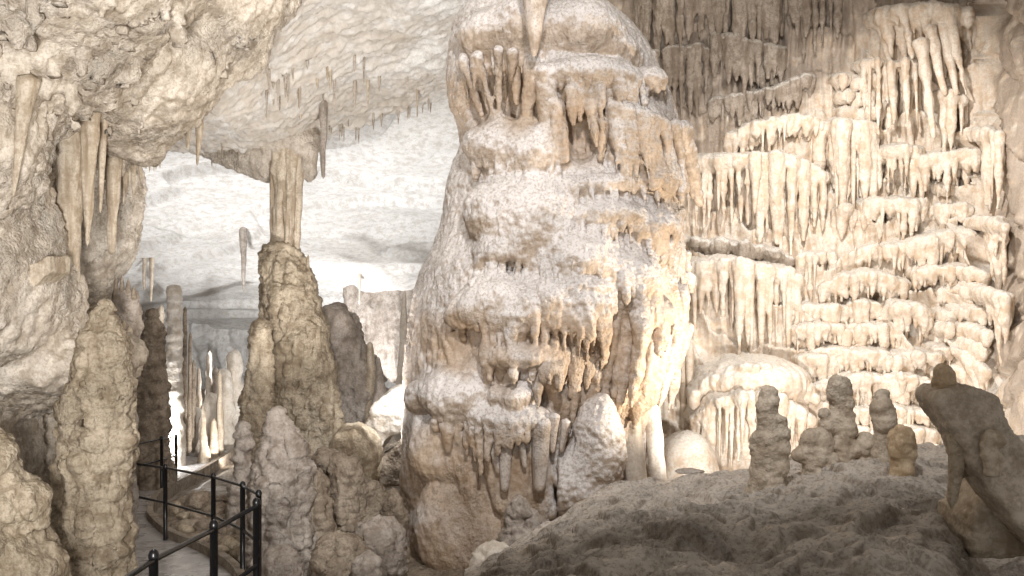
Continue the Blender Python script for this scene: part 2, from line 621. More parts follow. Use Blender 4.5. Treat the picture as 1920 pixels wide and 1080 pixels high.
def pipe(name, pts, r, mat, parent=None, seg=10):
    pts = [np.array(p, float) for p in pts]
    V = []
    for i, p in enumerate(pts):
        dv = pts[min(i + 1, len(pts) - 1)] - pts[max(i - 1, 0)]
        dv /= np.linalg.norm(dv)
        u = np.cross(dv, (0, 0, 1) if abs(dv[2]) < 0.9 else (0, 1, 0))
        u /= np.linalg.norm(u)
        w_ = np.cross(u, dv)
        rr = r if not hasattr(r, '__len__') else r[i]
        for k in range(seg):
            a = 2 * math.pi * k / seg
            V.append(p + rr * (math.cos(a) * u + math.sin(a) * w_))
    n = len(pts)
    fs = [list(x) for x in grid_quads(n, seg, True)]
    fs.append(list(range(seg))[::-1])
    fs.append(list(range((n - 1) * seg, n * seg)))
    me = bpy.data.meshes.new(name)
    me.from_pydata([tuple(x) for x in V], [], [tuple(int(i) for i in f) for f in fs])
    me.polygons.foreach_set('use_smooth', [len(f) == 4 for f in fs])
    return link(name, me, mat, parent)


def stone(name, c, r, mat, seed, parent=None, rough=0.25, flat=0.9, n=14):
    """an angular block: a ball cut by random planes and roughened"""
    rs = np.random.RandomState(seed)
    th = np.linspace(0, math.pi, n)
    ph = np.linspace(0, 2 * math.pi, 2 * n, endpoint=False)
    d = np.stack([np.sin(th)[:, None] * np.cos(ph)[None], np.sin(th)[:, None] * np.sin(ph)[None], np.cos(th)[:, None] * np.ones(2 * n)[None]], -1).reshape(-1, 3)
    rad = np.ones(len(d))
    for _ in range(9):
        nn = rs.normal(size=3)
        nn /= np.linalg.norm(nn)
        cut = rs.uniform(0.55, 0.85)
        dp = d @ nn
        rad = np.where(dp * rad > cut, cut / np.maximum(dp, 1e-3), rad)
    v = d * rad[:, None]
    v *= 1 + rough * 0.6 * fbm(d + seed, 1.8, 4)[:, None]
    v = v * np.array(r) + np.array(c)
    return link(name, mesh_np(name, v, grid_quads(n, 2 * n, True)), mat, parent)


def interp(x, xs, ys):
    return np.interp(x, xs, ys)


# ================================================================== SETTING
# ------------------------------------------------------------------ floor
def floor_z(x, y):
    z = np.interp(y, [3, 7, 10, 14, 18, 22, 30, 46], [-2.8, -2.85, -3.15, -3.62, -3.8, -4.15, -4.5, -4.6])
    z = z - 0.55 * np.exp(-(((x + 0.9) / 1.6) ** 2 + ((y - 11.5) / 3.0) ** 2))
    return z


gx = np.linspace(-17, 15, 321)
gy = np.concatenate([np.linspace(2.5, 20, 221), np.linspace(20.2, 47, 150)])
X, Y = np.meshgrid(gx, gy, indexing='ij')
v = np.stack([X, Y, floor_z(X, Y)], -1).reshape(-1, 3)
v[:, 2] += disp(v, [('fbm', 0.5, 0.10), ('ridge', 1.6, 0.06), ('pop', 3.0, 0.07)])
# flatten under the path
PATH = np.array([(-3.1, 3.0, 0), (-3.05, 6.0, 0), (-2.98, 8.0, 0), (-3.3, 9.8, 0), (-3.75, 11.0, 0), (-4.4, 12.2, 0), (-5.45, 13.7, 0), (-6.4, 15.4, 0), (-6.95, 17.2, 0),
                 (-7.25, 19.2, 0), (-7.5, 21.5, 0), (-7.8, 25.0, 0), (-8.6, 30.0, 0)])
PATH[:, 2] = floor_z(PATH[:, 0], PATH[:, 1]) + 0.02
tt = np.linspace(0, 1, len(PATH))
ts = np.linspace(0, 1, 130)
pc = np.stack([np.interp(ts, tt, PATH[:, i]) for i in range(3)], -1)
for _ in range(12):
    pc[1:-1] = 0.5 * pc[1:-1] + 0.25 * (pc[:-2] + pc[2:])
dmin = np.full(len(v), 9.0)
zp = np.zeros(len(v))
for c in pc:
    dd = np.hypot(v[:, 0] - c[0], v[:, 1] - c[1])
    zp = np.where(dd < dmin, c[2], zp)
    dmin = np.minimum(dmin, dd)
bl = np.clip((1.2 - dmin) / 0.4, 0, 1)
v[:, 2] = v[:, 2] * (1 - bl) + (zp - 0.14) * bl
FLOOR = (gx, gy, v[:, 2].reshape(len(gx), len(gy)).copy())
structure(link('cave_floor', mesh_np('cave_floor', v, grid_quads(len(gx), len(gy))), M_BROWN), 'brown rubble floor of the cave')


def look(G, x, y):
    """height of a grid sheet at (x, y)"""
    i = min(max(np.searchsorted(G[0], x) - 1, 0), len(G[0]) - 2)
    j = min(max(np.searchsorted(G[1], y) - 1, 0), len(G[1]) - 2)
    a = (x - G[0][i]) / (G[0][i + 1] - G[0][i])
    b = (y - G[1][j]) / (G[1][j + 1] - G[1][j])
    Z = G[2]
    return float((Z[i, j] * (1 - a) + Z[i + 1, j] * a) * (1 - b) + (Z[i, j + 1] * (1 - a) + Z[i + 1, j + 1] * a) * b)


# path slab with low kerbs on both sides
dv = np.gradient(pc, axis=0)
dv[:, 2] = 0
dv /= np.linalg.norm(dv, axis=1)[:, None]
side = np.stack([dv[:, 1], -dv[:, 0], np.zeros(len(dv))], -1)
HW = 0.60


def ribbon(name, offs, mat, parent=None):
    rows = np.stack([pc + side * o[0] + np.array((0, 0, o[1])) for o in offs], 1)
    return link(name, mesh_np(name, rows.reshape(-1, 3), grid_quads(len(pc), len(offs)), False), mat, parent)


structure(ribbon('path', [(-HW, 0), (-HW / 2, 0.004), (0, 0.006), (HW / 2, 0.004), (HW, 0)], M_PATH), 'wet grey concrete path winding through the cave')
structure(ribbon('kerb', [(HW + 0.003, -0.2), (HW + 0.003, 0.11), (HW + 0.10, 0.11), (HW + 0.10, -0.2)], M_BROWN), 'dark kerb along the edge of the path')
structure(ribbon('kerb', [(-HW - 0.10, -0.2), (-HW - 0.10, 0.11), (-HW - 0.003, 0.11), (-HW - 0.003, -0.2)], M_BROWN), 'dark kerb along the near edge of the path')

# ------------------------------------------------------------------ ceiling: a rough near vault that breaks off in a lip, and a white vault sloping down behind it
LIPX = [-12, -6.4, -5.0, -4.4, -3.6, -2.8, -1.3, 0.5, 2.0, 9, 15]
LIPZ = [2.9, 2.6, 2.35, 2.55, 3.0, 3.36, 3.75, 4.4, 6.3, 6.9, 6.9]
gx = np.concatenate([np.linspace(-17, -9.1, 60), np.linspace(-9, 1.2, 270), np.linspace(1.35, 15, 70)])
gy = np.concatenate([np.linspace(-1, 9.8, 40), np.linspace(10, 19, 230), np.linspace(19.04, 21.6, 64), np.linspace(21.7, 47, 260)])
X, Y = np.meshgrid(gx, gy, indexing='ij')
v0 = np.stack([X, Y, 0 * X], -1).reshape(-1, 3)
x, y = v0[:, 0], v0[:, 1]
lipy = 20.0 + 0.35 * fbm(v0, 0.5, 3)
lz = np.interp(x, LIPX, LIPZ)
near = lz + (lipy - y) * np.interp(x, [-6, -3, 0.5, 2], [0.16, 0.17, 0.13, 0.02])
far = 4.35 - (y - 23) * 0.305 + 0.22 * fbm(v0, 0.16, 3, 0.5, 3.0)
tr = fbm(v0, (0.10, 0.22, 1), 2, 0.4, 8.0) * 1.6 + y * 0.22 + x * 0.05           # broken bedding steps
fr = tr - np.floor(tr)
far = far + 0.36 * (np.clip(fr / 0.9, 0, 1) - np.clip((fr - 0.93) / 0.07, 0, 1)) * 0.8
far = np.where(x > 1.5, np.maximum(far, 6.5), far)
tb = np.clip((y - lipy) / 0.8, 0, 1)
tb = tb * tb * (3 - 2 * tb)
zz = near * (1 - tb) + np.maximum(far, near + 0.6) * tb
zz = np.where(y > lipy + 2.0, far * np.clip((y - lipy - 2) / 2, 0, 1) + np.maximum(far, near + 0.6) * (1 - np.clip((y - lipy - 2) / 2, 0, 1)), zz)
v = np.stack([x, y, zz], -1)
rough_ = disp(v, [('fbm', 0.6, 0.16), ('ridge', (1.6, 3.2, 2), 0.09), ('ridge', (5, 8, 6), 0.06), ('ridge', (14, 18, 14), 0.025), ('pop', 7.0, 0.02)])
smooth_ = disp(v, [('fbm', 0.4, 0.08), ('ridge', (0.7, 1.4, 1), 0.05), ('fbm', 3.0, 0.014)])
v[:, 2] += rough_ * (1 - tb) + smooth_ * tb
q = grid_quads(len(gx), len(gy))[:, ::-1]
tan_ = np.clip(1 - tb * 1.4, 0, 1) * np.clip(0.9 - (v[:, 0] + 3.0) * 0.45 + fbm(v, 0.7, 3) * 0.8, 0.05, 1)
CEIL = (gx, gy, v[:, 2].reshape(len(gx), len(gy)).copy())
ceil_me = mesh_np('cave_ceiling', v, q, True, {'stain': tan_})
ceil_me.materials.append(M_CEIL)
structure(link('cave_ceiling', ceil_me, None), 'rough tan ceiling breaking off to the smooth white vault behind')

# ------------------------------------------------------------------ end and side walls of the chamber
gx = np.linspace(-17, 6, 240)
gz = np.linspace(-5.2, 3.5, 120)
X, Z = np.meshgrid(gx, gz, indexing='ij')
v = np.stack([X, 44.0 - 0.05 * (X + 6) ** 2 * 0.3 + 0 * Z, Z], -1).reshape(-1, 3)
v[:, 1] += disp(v, [('fbm', 0.35, 0.8), ('ridge', (1.0, 1.0, 0.25), 0.55), ('ridge', (3.0, 1, 0.8), 0.2)])
structure(link('cave_wall_back', mesh_np('cave_wall_back', v, grid_quads(len(gx), len(gz))), M_CEIL), 'pale end wall of the far chamber')
gy = np.linspace(3, 46, 260)
gz = np.linspace(-5, 6, 110)
Yg, Z = np.meshgrid(gy, gz, indexing='ij')
xx = np.interp(Yg, [3, 8, 14, 20, 30, 46], [-5.6, -6.3, -8.8, -10.5, -14.5, -16.5])
v = np.stack([xx, Yg, Z], -1).reshape(-1, 3)
v[:, 0] += disp(v, [('fbm', 0.4, 0.6), ('ridge', 1.5, 0.15), ('pop', 3.0, 0.1)])
structure(link('cave_wall_side', mesh_np('cave_wall_side', v, grid_quads(len(gy), len(gz))[:, ::-1]), M_GREY), 'grey side wall running back along the path')


# ------------------------------------------------------------------ right wall, fluted and terraced
def wall_d(px, py):
    b = np.interp(px, [900, 1100, 1250, 1400, 1600, 1800, 1850, 1900, 2000, 2300], [22, 21.5, 20.8, 20.5, 20.2, 19.5, 18.8, 17.4, 15.2, 11])
    return b - np.clip((np.asarray(py) - 350) / 550.0, 0, 1.3) * 2.2


gpx = np.linspace(1040, 2300, 440)
gpy = np.linspace(-420, 1130, 470)
A, B = np.meshgrid(gpx, gpy, indexing='ij')
D = wall_d(A, B)
v = np.stack([(A - 960) / F * D, D, (540 - B) / F * D], -1).reshape(-1, 3)
ap, bp = A.ravel(), B.ravel()
ph = v[:, 2] * 0.95 + 1.1 * fbm(v, (0.5, 0.5, 0.15), 3) + 0.35 * v[:, 0]
fr = ph - np.floor(ph)
led = np.exp(-((1 - fr) / 0.28) ** 2) * np.clip((1 - fr) / 0.05, 0, 1)          # ledge lip, then a hanging skirt below it
fl = ridge(v, (2.6, 1.0, 0.20), 2) + 0.7 * ridge(v, (7.0, 1.0, 0.45), 2)
amp = np.interp(ap, [1200, 1500, 1820, 1880], [0.35, 0.9, 0.8, 0.25]) * np.where((ap < 1620), np.interp(bp, [0, 200, 330], [0.0, 0.0, 1]), 1)
out = 0.30 * led * amp + np.interp(bp, [200, 400], [0.20, 0.16]) * fl * (0.7 + 0.6 * led) + disp(v, [('fbm', 0.5, 0.22), ('ridge', 3.0, 0.03), ('pop', 6.0, 0.04)])
wq = grid_quads(len(gpx), len(gpy))[:, ::-1]
wn = vnormals(v, wq)
wn *= np.where(wn[:, 1:2] > 0, -1, 1)
v = v + wn * out[:, None]
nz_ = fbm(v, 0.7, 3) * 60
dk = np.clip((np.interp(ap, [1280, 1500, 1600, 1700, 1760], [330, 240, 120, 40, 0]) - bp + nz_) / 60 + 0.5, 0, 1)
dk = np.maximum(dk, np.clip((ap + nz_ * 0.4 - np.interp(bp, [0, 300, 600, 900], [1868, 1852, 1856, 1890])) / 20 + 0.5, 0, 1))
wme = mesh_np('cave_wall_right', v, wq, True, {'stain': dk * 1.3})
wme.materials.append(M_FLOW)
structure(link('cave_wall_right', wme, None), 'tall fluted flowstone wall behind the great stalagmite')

# ------------------------------------------------------------------ left wall and hanging vault
S = Sculpt((-8.2, 6.6, -4.2), (-1.2, 16.4, 5.2), 0.042)


def el(px, py, d, rx, ry, rd, k=0.35, rot=0.0, sub=False):
    S.ell(P(px, py, d), (rx * d / F, rd, ry * d / F), k, sub, rot)


el(60, -120, 9.6, 330, 210, 1.7)
el(330, -20, 12.3, 190, 150, 1.2)
el(240, 110, 11.8, 150, 150, 1.1)
el(70, 90, 10.2, 160, 125, 1.2)
el(-20, 230, 9.8, 80, 150, 1.0)
el(225, 205, 12.2, 45, 105, 0.7, 0.3, 0.5)
el(320, 140, 12.8, 105, 75, 0.9, 0.3, 0.5)
el(420, 70, 13.4, 60, 70, 0.8, 0.3, 0.5)
el(120, 360, 14.4, 130, 230, 1.0)
el(10, 480, 10.6, 70, 190, 0.9)
el(40, 560, 11.2, 95, 110, 0.8)
el(60, 640, 11.6, 95, 60, 0.8, 0.2, 0.25)
el(60, 700, 11.7, 200, 62, 1.1, 0.2, 0.22)
el(190, 680, 12.6, 60, 60, 0.8, 0.2)
el(70, 830, 14.6, 150, 200, 1.4)
el(-40, 900, 11.5, 60, 250, 1.2)
el(460, -60, 13.6, 110, 110, 1.1, 0.6)
# hanging lobes of the vault
for (x0, y0, x1, y1, d, r0, r1) in ((175, 95, 60, 230, 10.4, 40, 22), (60, 180, 25, 350, 10.0, 24, 6), (180, 110, 110, 235, 10.9, 36, 16),
                                    (290, 120, 212, 320, 12.4, 34, 12), (385, 110, 262, 262, 13.0, 30, 12), (440, 50, 400, 165, 13.3, 24, 10)):
    S.cone(P(x0, y0, d), P(x1, y1, d), r0 * d / F, r1 * d / F, 0.18)
rg = random.Random(19)
for i in range(330):
    px, py = rg.uniform(-40, 560), rg.uniform(-40, 420)
    if py > 420 - px * 0.75:
        continue
    x_, z_ = (px - 960) / F, (540 - py) / F
    for d in np.arange(8.0, 15.0, 0.05):
        ii = np.round((np.array((x_ * d, d, z_ * d)) - S.lo) / S.h).astype(int)
        if np.all(ii >= 0) and np.all(ii < S.n) and S.f[tuple(ii)] < 0:
            a = np.array((x_ * d, d + 0.05, z_ * d))
            ln = rg.uniform(0.08, 0.42) * rg.uniform(0.4, 1)
            S.cone(a, a + np.array((-ln * rg.uniform(0.0, 0.5), 0.0, -ln)), rg.uniform(0.02, 0.055), 0.012, 0.05)
            break
finish('cave_wall_left', S, M_LEFT, [('fbm', 1.2, 0.09), ('ridge', (3.0, 3.0, 2.0), 0.05), ('ridge', (9, 9, 5), 0.045), ('pop', 9.0, 0.05)], it=1)
structure(bpy.data.objects['cave_wall_left'], 'tan craggy wall and hanging vault over the path')
print('setting', round(time.time() - T0, 1))

# ================================================================== THE GREAT STALAGMITE
DC = 15.0
MP = DC / F                                   # metres per photo pixel at its axis
PROF = np.array([(-62, 970, 1040), (-40, 925, 1080), (-15, 900, 1112), (0, 884, 1130), (20, 864, 1156), (45, 848, 1186), (80, 838, 1214), (130, 832, 1238), (160, 832, 1250), (200, 838, 1268),
                 (240, 856, 1280), (270, 862, 1288), (300, 850, 1290), (350, 833, 1284), (385, 826, 1272), (420, 818, 1286), (460, 806, 1288),
                 (500, 788, 1292), (550, 772, 1290), (600, 762, 1284), (650, 757, 1272), (700, 752, 1255), (750, 754, 1235), (800, 750, 1222),
                 (850, 747, 1215), (900, 747, 1210), (1000, 752, 1190), (1080, 755, 1180), (1300, 735, 1200)], float)


def prof(py):
    l = np.interp(py, PROF[:, 0], PROF[:, 1])
    r = np.interp(py, PROF[:, 0], PROF[:, 2])
    return (l + r) / 2, (r - l) / 2


def front(px, py, off=0.0):
    """point on the front of the stalagmite seen at a photo pixel, off metres out of it"""
    d = 13.4
    for _ in range(6):
        x, z = (px - 960) / F * d, (540 - py) / F * d
        c, r = prof(540 - z / MP)
        u = float(np.clip((960 + x / MP - c) / r, -0.97, 0.97))
        d = DC - 0.84 * r * MP * math.sqrt(1 - u * u)
    n = np.array((u * 0.9, -math.sqrt(1 - u * u), 0.0))
    return P(px, py, d) + n * off


S = Sculpt((-2.0, 12.6, -5.0), (3.1, 17.3, 5.3), 0.0235)
# core
Zc = S.ax[2]
pyc = 540 - Zc / MP
c_, r_ = prof(pyc)
cx = ((c_ - 960) * MP)[None, None, :]
rx = (r_ * MP * 0.965)[None, None, :]
ry = rx * 0.84
Xc = S.ax[0][:, None, None]
Yc = S.ax[1][None, :, None] - DC
rr = np.sqrt((Xc - cx) ** 2 / rx ** 2 + Yc ** 2 / ry ** 2)
S.f[:] = ((rr - 1) * np.minimum(rx, ry)).astype(np.float32)
S.f[:, :, Zc > (540 + 60) * MP] = 1.0
rg = random.Random(11)


def bulge(px, py, rx, ry, out, k=0.22, off=-0.15, rot=0.0):
    S.ell(front(px, py, off), (rx * MP * 0.94, out * 0.86, ry * MP * 0.98), k * 0.9, False, rot)


def niche(px, py, rx, ry, deep, off=0.1, k=0.1, rot=0.0):
    S.ell(front(px, py, off), (rx * MP * 0.9, deep, ry * MP * 0.9), k, True, rot)


def surf(px, py):
    """distance of the sculpted front at a photo pixel"""
    d = np.arange(12.62, DC + 0.2, S.h)
    q = np.stack([(px - 960) / F * d, d, (540 - py) / F * d], -1)
    ii = np.clip(np.round((q - S.lo) / S.h).astype(int), 0, S.n - 1)
    c = np.nonzero(S.f[ii[:, 0], ii[:, 1], ii[:, 2]] < 0)[0]
    return float(d[c[0]]) if len(c) else DC


def fringe(x0, x1, y0, y1, lens, w, off=0.05, lean=0.0, k=0.035, dens=1.15, tip=0.22):
    n = max(2, int(abs(x1 - x0) / (w * 1.05) * dens))
    todo = []
    for i in range(n):
        t = (i + rg.uniform(0.15, 0.85)) / n
        px = x0 + (x1 - x0) * t
        py = y0 + (y1 - y0) * t + rg.uniform(-7, 7)
        ln = lens[0] + (lens[1] - lens[0]) * rg.random() ** 1.3
        wv = w * rg.uniform(0.6, 1.25)
        ys = surf(px, py) + (0.03 if off >= 0 else 0.0) + rg.uniform(-0.02, 0.03)
        a = P(px, py, ys)
        todo.append((a, a + np.array((lean * ln * MP, 0.0, -ln * MP)) * 0.9, wv * 0.9))
    for a, b, wv in todo:
        m = a * 0.5 + b * 0.5
        S.cone(a, m, wv * 0.55 * MP, wv * 0.38 * MP, k)
        S.cone(m, b, wv * 0.38 * MP, wv * 0.5 * MP * tip, k)


# top domes with the deep niche under the left one
niche(900, 190, 46, 62, 0.55)
niche(975, 185, 48, 70, 0.75)
niche(1090, 245, 44, 62, 0.55)
niche(1150, 210, 30, 30, 0.35)
bulge(918, 62, 66, 46, 0.50)
bulge(975, 40, 50, 62, 0.56)
bulge(1095, 55, 82, 54, 0.56)
bulge(1165, 92, 44, 30, 0.42)
fringe(868, 1012, 108, 100, (30, 90), 14, 0.20, 0.05)
fringe(1030, 1230, 108, 108, (10, 30), 12, 0.25)
for (xa, ya, xb, yb, wa, wb) in ((905, 110, 934, 240, 17, 7), (940, 100, 938, 235, 16, 6), (1000, 120, 985, 245, 22, 9), (965, 105, 960, 150, 18, 5),
                                 (880, 120, 905, 215, 16, 7), (1018, 140, 1030, 260, 22, 14), (1045, 200, 1062, 300, 20, 12), (1128, 230, 1124, 300, 14, 9)):
    S.cone(front(xa, ya, 0.12), front(xb, yb, 0.02), wa * 0.5 * MP, wb * 0.5 * MP, 0.06)
# bright shelf under the right dome
bulge(1100, 140, 80, 28, 0.36, 0.16, 0.0)
bulge(1160, 152, 44, 28, 0.34, 0.16, 0.0)
fringe(1030, 1195, 145, 160, (25, 62), 13, 0.28, 0.05)
fringe(1060, 1150, 165, 175, (40, 110), 16, -0.12, 0.05)
bulge(1215, 150, 30, 22, 0.3, 0.1, 0.05)
fringe(1190, 1240, 155, 165, (15, 40), 11, 0.16)
# left white slope, its fringe
bulge(945, 270, 85, 46, 0.40)
bulge(1000, 290, 55, 50, 0.42)
fringe(885, 1045, 296, 318, (18, 50), 11, 0.16)
# right shoulder with long draperies
bulge(1190, 230, 62, 42, 0.34)
for i in range(13):
    t = i / 12
    x0 = 1135 + 130 * t + rg.uniform(-5, 5)
    S.cone(front(x0, 205 + 40 * t, 0.22), front(x0 + 12 + 16 * t, 300 + 75 * t + rg.uniform(-25, 20), 0.16), 8 * MP, 3.5 * MP, 0.05)
bulge(1235, 330, 44, 36, 0.30)
fringe(1165, 1280, 300, 335, (25, 60), 13, 0.2, 0.12)
# belly
bulge(950, 400, 84, 62, 0.45)
bulge(1010, 420, 70, 80, 0.50)
bulge(1120, 345, 70, 26, 0.38, 0.12)
fringe(1060, 1190, 352, 360, (15, 34), 12, 0.2)
bulge(1140, 400, 70, 30, 0.40, 0.12)
fringe(1075, 1215, 408, 415, (12, 34), 13, 0.2)
bulge(1225, 430, 62, 42, 0.34)
niche(1240, 440, 12, 16, 0.22)
fringe(1180, 1300, 455, 470, (20, 60), 13, 0.16)
bulge(950, 480, 60, 40, 0.35)
niche(945, 505, 50, 18, 0.30, 0.05, 0.06)
fringe(895, 1010, 488, 488, (20, 55), 11, 0.2)
bulge(1090, 490, 70, 48, 0.48)
bulge(1180, 520, 60, 45, 0.42)
fringe(1075, 1290, 525, 540, (18, 55), 13, 0.2)
# popcorn collar
for i in range(34):
    px = rg.uniform(870, 1110)
    py = 560 + 45 * math.sin((px - 870) / 70.0) * 0.5 + rg.uniform(-35, 45)
    bulge(px, py, rg.uniform(14, 34), rg.uniform(12, 26), rg.uniform(0.14, 0.26), 0.08, 0.08)
bulge(940, 575, 85, 52, 0.40)
bulge(1060, 565, 80, 46, 0.45)
fringe(868, 1000, 612, 640, (10, 34), 12, 0.26)
# ochre hollow under the collar on the left, lit hollow on the right
niche(862, 650, 66, 34, 0.24, 0.06, 0.08, 0.5)
niche(1110, 630, 95, 28, 0.32)
fringe(800, 930, 640, 615, (30, 90), 13, -0.12)
fringe(790, 960, 668, 650, (20, 70), 11, -0.12)
fringe(900, 960, 640, 650, (30, 90), 12, 0.05)
fringe(1000, 1290, 585, 590, (40, 110), 17, 0.12)
bulge(1215, 590, 62, 34, 0.36)
fringe(1150, 1295, 610, 620, (40, 110), 16, 0.18, -0.12)
# small shelf with the cavity below
bulge(985, 668, 62, 22, 0.42, 0.1, 0.02)
bulge(1035, 690, 26, 18, 0.36, 0.1, 0.05)
niche(1005, 748, 34, 40, 0.55)
niche(1075, 720, 36, 44, 0.40)
fringe(945, 1062, 685, 700, (25, 70), 12, 0.22)
bulge(965, 748, 24, 22, 0.30, 0.08, 0.08)
# white ledge on the left
for i in range(26):
    px = rg.uniform(790, 1000)
    bulge(px, 735 + (px - 765) * 0.14 + rg.uniform(-28, 30), rg.uniform(16, 36), rg.uniform(12, 26), rg.uniform(0.14, 0.28), 0.09, 0.06)
bulge(858, 738, 78, 42, 0.36)
bulge(960, 785, 70, 24, 0.42, 0.12, 0.05)
fringe(775, 1045, 775, 805, (15, 70), 14, 0.2)
fringe(780, 1000, 790, 815, (30, 120), 13, 0.2, 0.05)
# skirt of draperies on the lower right
fringe(1050, 1290, 660, 655, (60, 150), 18, 0.10, -0.14)
for i in range(10):
    t = i / 9
    S.cone(front(1282 - 5 * t, 540 + 90 * t, 0.0), front(1252 - 20 * t, 690 + 70 * t, 0.04), rg.uniform(6, 11) * MP, 4 * MP, 0.05)
bulge(1205, 700, 50, 70, 0.30)
# extra frosted rims: fringes hanging from the curve of each white slope
for (x0, x1, y0, y1, ln, w_) in ((842, 900, 95, 118, (20, 70), 13), (1020, 1060, 210, 230, (30, 80), 14), (860, 900, 300, 320, (10, 36), 10), (1040, 1075, 330, 345, (14, 40), 11),
                                 (835, 960, 372, 380, (8, 22), 10), (1000, 1075, 440, 452, (8, 26), 11), (1080, 1180, 455, 462, (10, 34), 11), (860, 905, 520, 540, (14, 40), 11),
                                 (1020, 1110, 540, 545, (14, 46), 12), (1120, 1210, 560, 570, (14, 50), 13), (1210, 1300, 505, 520, (18, 50), 12), (1190, 1285, 395, 400, (16, 46), 12),
                                 (800, 880, 700, 715, (8, 30), 12), (1080, 1160, 610, 618, (20, 70), 13)):
    fringe(x0, x1, y0, y1, ln, w_, 0.05)
# lower body
niche(975, 900, 60, 80, 0.5, 0.1, 0.15)
niche(1040, 960, 46, 55, 0.5, 0.1, 0.15)
bulge(830, 850, 75, 60, 0.35)
bulge(830, 985, 46, 85, 0.32, 0.08, -0.02)
bulge(890, 1010, 70, 90, 0.30)
for i in range(16):
    x0 = rg.uniform(850, 1010)
    S.cone(front(x0, rg.uniform(800, 840), 0.0), front(x0 + rg.uniform(10, 50), rg.uniform(900, 1080), 0.05), 10 * MP, 6 * MP, 0.09)

# flow ribs: thin runs of calcite that follow the surface down
for i in range(620):
    if i % 3:
        px, py = rg.uniform(1015, 1292), rg.uniform(130, 760)
    else:
        px, py = rg.choice(((rg.uniform(840, 1010), rg.uniform(100, 320)), (rg.uniform(765, 960), rg.uniform(590, 700)), (rg.uniform(760, 1000), rg.uniform(780, 1060)), (rg.uniform(880, 1020), rg.uniform(470, 560))))
    ln = rg.uniform(14, 46) * (1.3 if px > 1130 else 1)
    c0, r0 = prof(py)
    lean = (px - c0) / r0 * 0.25 * (-1 if py > 560 else 0.6)
    px1, py1 = px + lean * ln, py + ln
    ya, yb = surf(px, py), surf(px1, py1)
    if ya > DC - 0.1 or yb > DC - 0.1 or abs(ya - yb) > 0.4:
        continue
    rr_ = rg.uniform(2.2, 4.6) * MP
    S.cone(P(px, py, ya + 0.012), P(px1, py1, yb + 0.012), rr_ * 0.9, rr_ * 0.5, 0.03)

STAINS = [(905, 185, 45, 70, 0.8), (975, 190, 48, 70, 0.95), (1085, 240, 55, 75, 0.9), (1225, 270, 55, 60, 0.6), (1240, 330, 40, 45, 0.7), (845, 190, 22, 60, 0.5),
          (860, 640, 80, 55, 1.0), (1090, 640, 130, 60, 0.95), (1160, 720, 110, 90, 0.75), (1060, 720, 50, 60, 0.9), (940, 690, 40, 60, 0.8),
          (1240, 440, 26, 24, 0.8), (1250, 600, 50, 60, 0.6), (850, 890, 115, 90, 1.0), (960, 900, 70, 90, 1.0), (890, 1020, 120, 130, 0.95), (770, 640, 30, 80, 0.5), (1100, 175, 80, 35, 0.4)]


def stain_col(v):
    dep = np.minimum(v[:, 1], DC)
    px = 960 + v[:, 0] / dep * F
    py = 540 - v[:, 2] / dep * F
    wob = fbm(v, 1.4, 3) * 26
    s = np.zeros(len(v))
    for (x0, y0, a, b, k) in STAINS:
        e = ((px + wob - x0) / a) ** 2 + ((py + wob - y0) / b) ** 2
        s = np.maximum(s, k * np.clip(1.4 - e, 0, 1))
    return s


great = empty('great_stalagmite', 'huge white domed stalagmite with ochre niches rising in the middle of the cave', 'stalagmite')
finish('body', S, M_COLUMN, [('fbm', 1.3, 0.045), ('ridge', (7, 7, 1.6), 0.024), ('pop', 13.0, 0.016), ('ridge', (16, 16, 5), 0.012)], great, stain_col, 1)


def gpart(name, xa, ya, xb, yb, wa, wb, off, mat=None, **kw):
    a = front(xa, ya, off)
    return spike(name, a, P(xb, yb, a[1]), wa * 0.45 * MP, wb * 0.45 * MP, mat or M_COLUMN, great, seg=22, step=0.03, **kw)


for i, (xa, ya, xb, yb, wa, wb) in enumerate(((1014, 775, 1011, 925, 40, 18), (955, 790, 946, 925, 30, 12), (925, 795, 935, 890, 24, 7), (975, 800, 985, 880, 18, 6), (900, 790, 905, 860, 20, 6), (1035, 770, 1036, 850, 20, 6),
                                              (1055, 780, 1052, 850, 18, 7))):
    gpart('stalactite', xa, ya, xb, yb, wa, wb, 0.22, amp=0.16, seed=i, knob=0.12, power=0.7)
# stout pillars under the right flank and the shield-shaped slab beside them
for i, (x0, y0, y1, wa) in enumerate(((1178, 735, 960, 44), (1218, 730, 960, 40))):
    gpart('pillar', x0, y1, x0 + 2, y0, wa, wa * 0.8, 0.18, amp=0.14, seed=20 + i, mat=M_WHITE, knob=0.1)
S2 = Sculpt(front(1090, 1030, 0.9) - np.array((0.75, 0.3, 0.1)), front(1090, 730, 0) + np.array((0.8, 0.9, 0.2)), 0.025)
b0 = front(1095, 880, 0.22)
S2.ell(b0 + np.array((0.12, 0, 0.35)), (0.36, 0.30, 0.66), 0.1, False, 0.12)
S2.ell(b0 + np.array((-0.12, 0.0, -0.25)), (0.48, 0.30, 0.60), 0.2, False, 0.25)
S2.ell(b0 + np.array((0.17, 0.0, 0.75)), (0.17, 0.2, 0.3), 0.1)
finish('shield_slab', S2, M_COLUMN, [('fbm', 2.5, 0.03), ('pop', 13.0, 0.035)], great)
print('great', round(time.time() - T0, 1))

st = spike('stalactite', P(1006, -90, 13.0), P(1001, 108, 13.0), 0.27, 0.02, M_COLUMN, seg=26, power=0.8, amp=0.22, seed=3, knob=0.15, step=0.03)
tag(st, 'pale grey stalactite hanging in front of the top of the great stalagmite', 'stalactite')


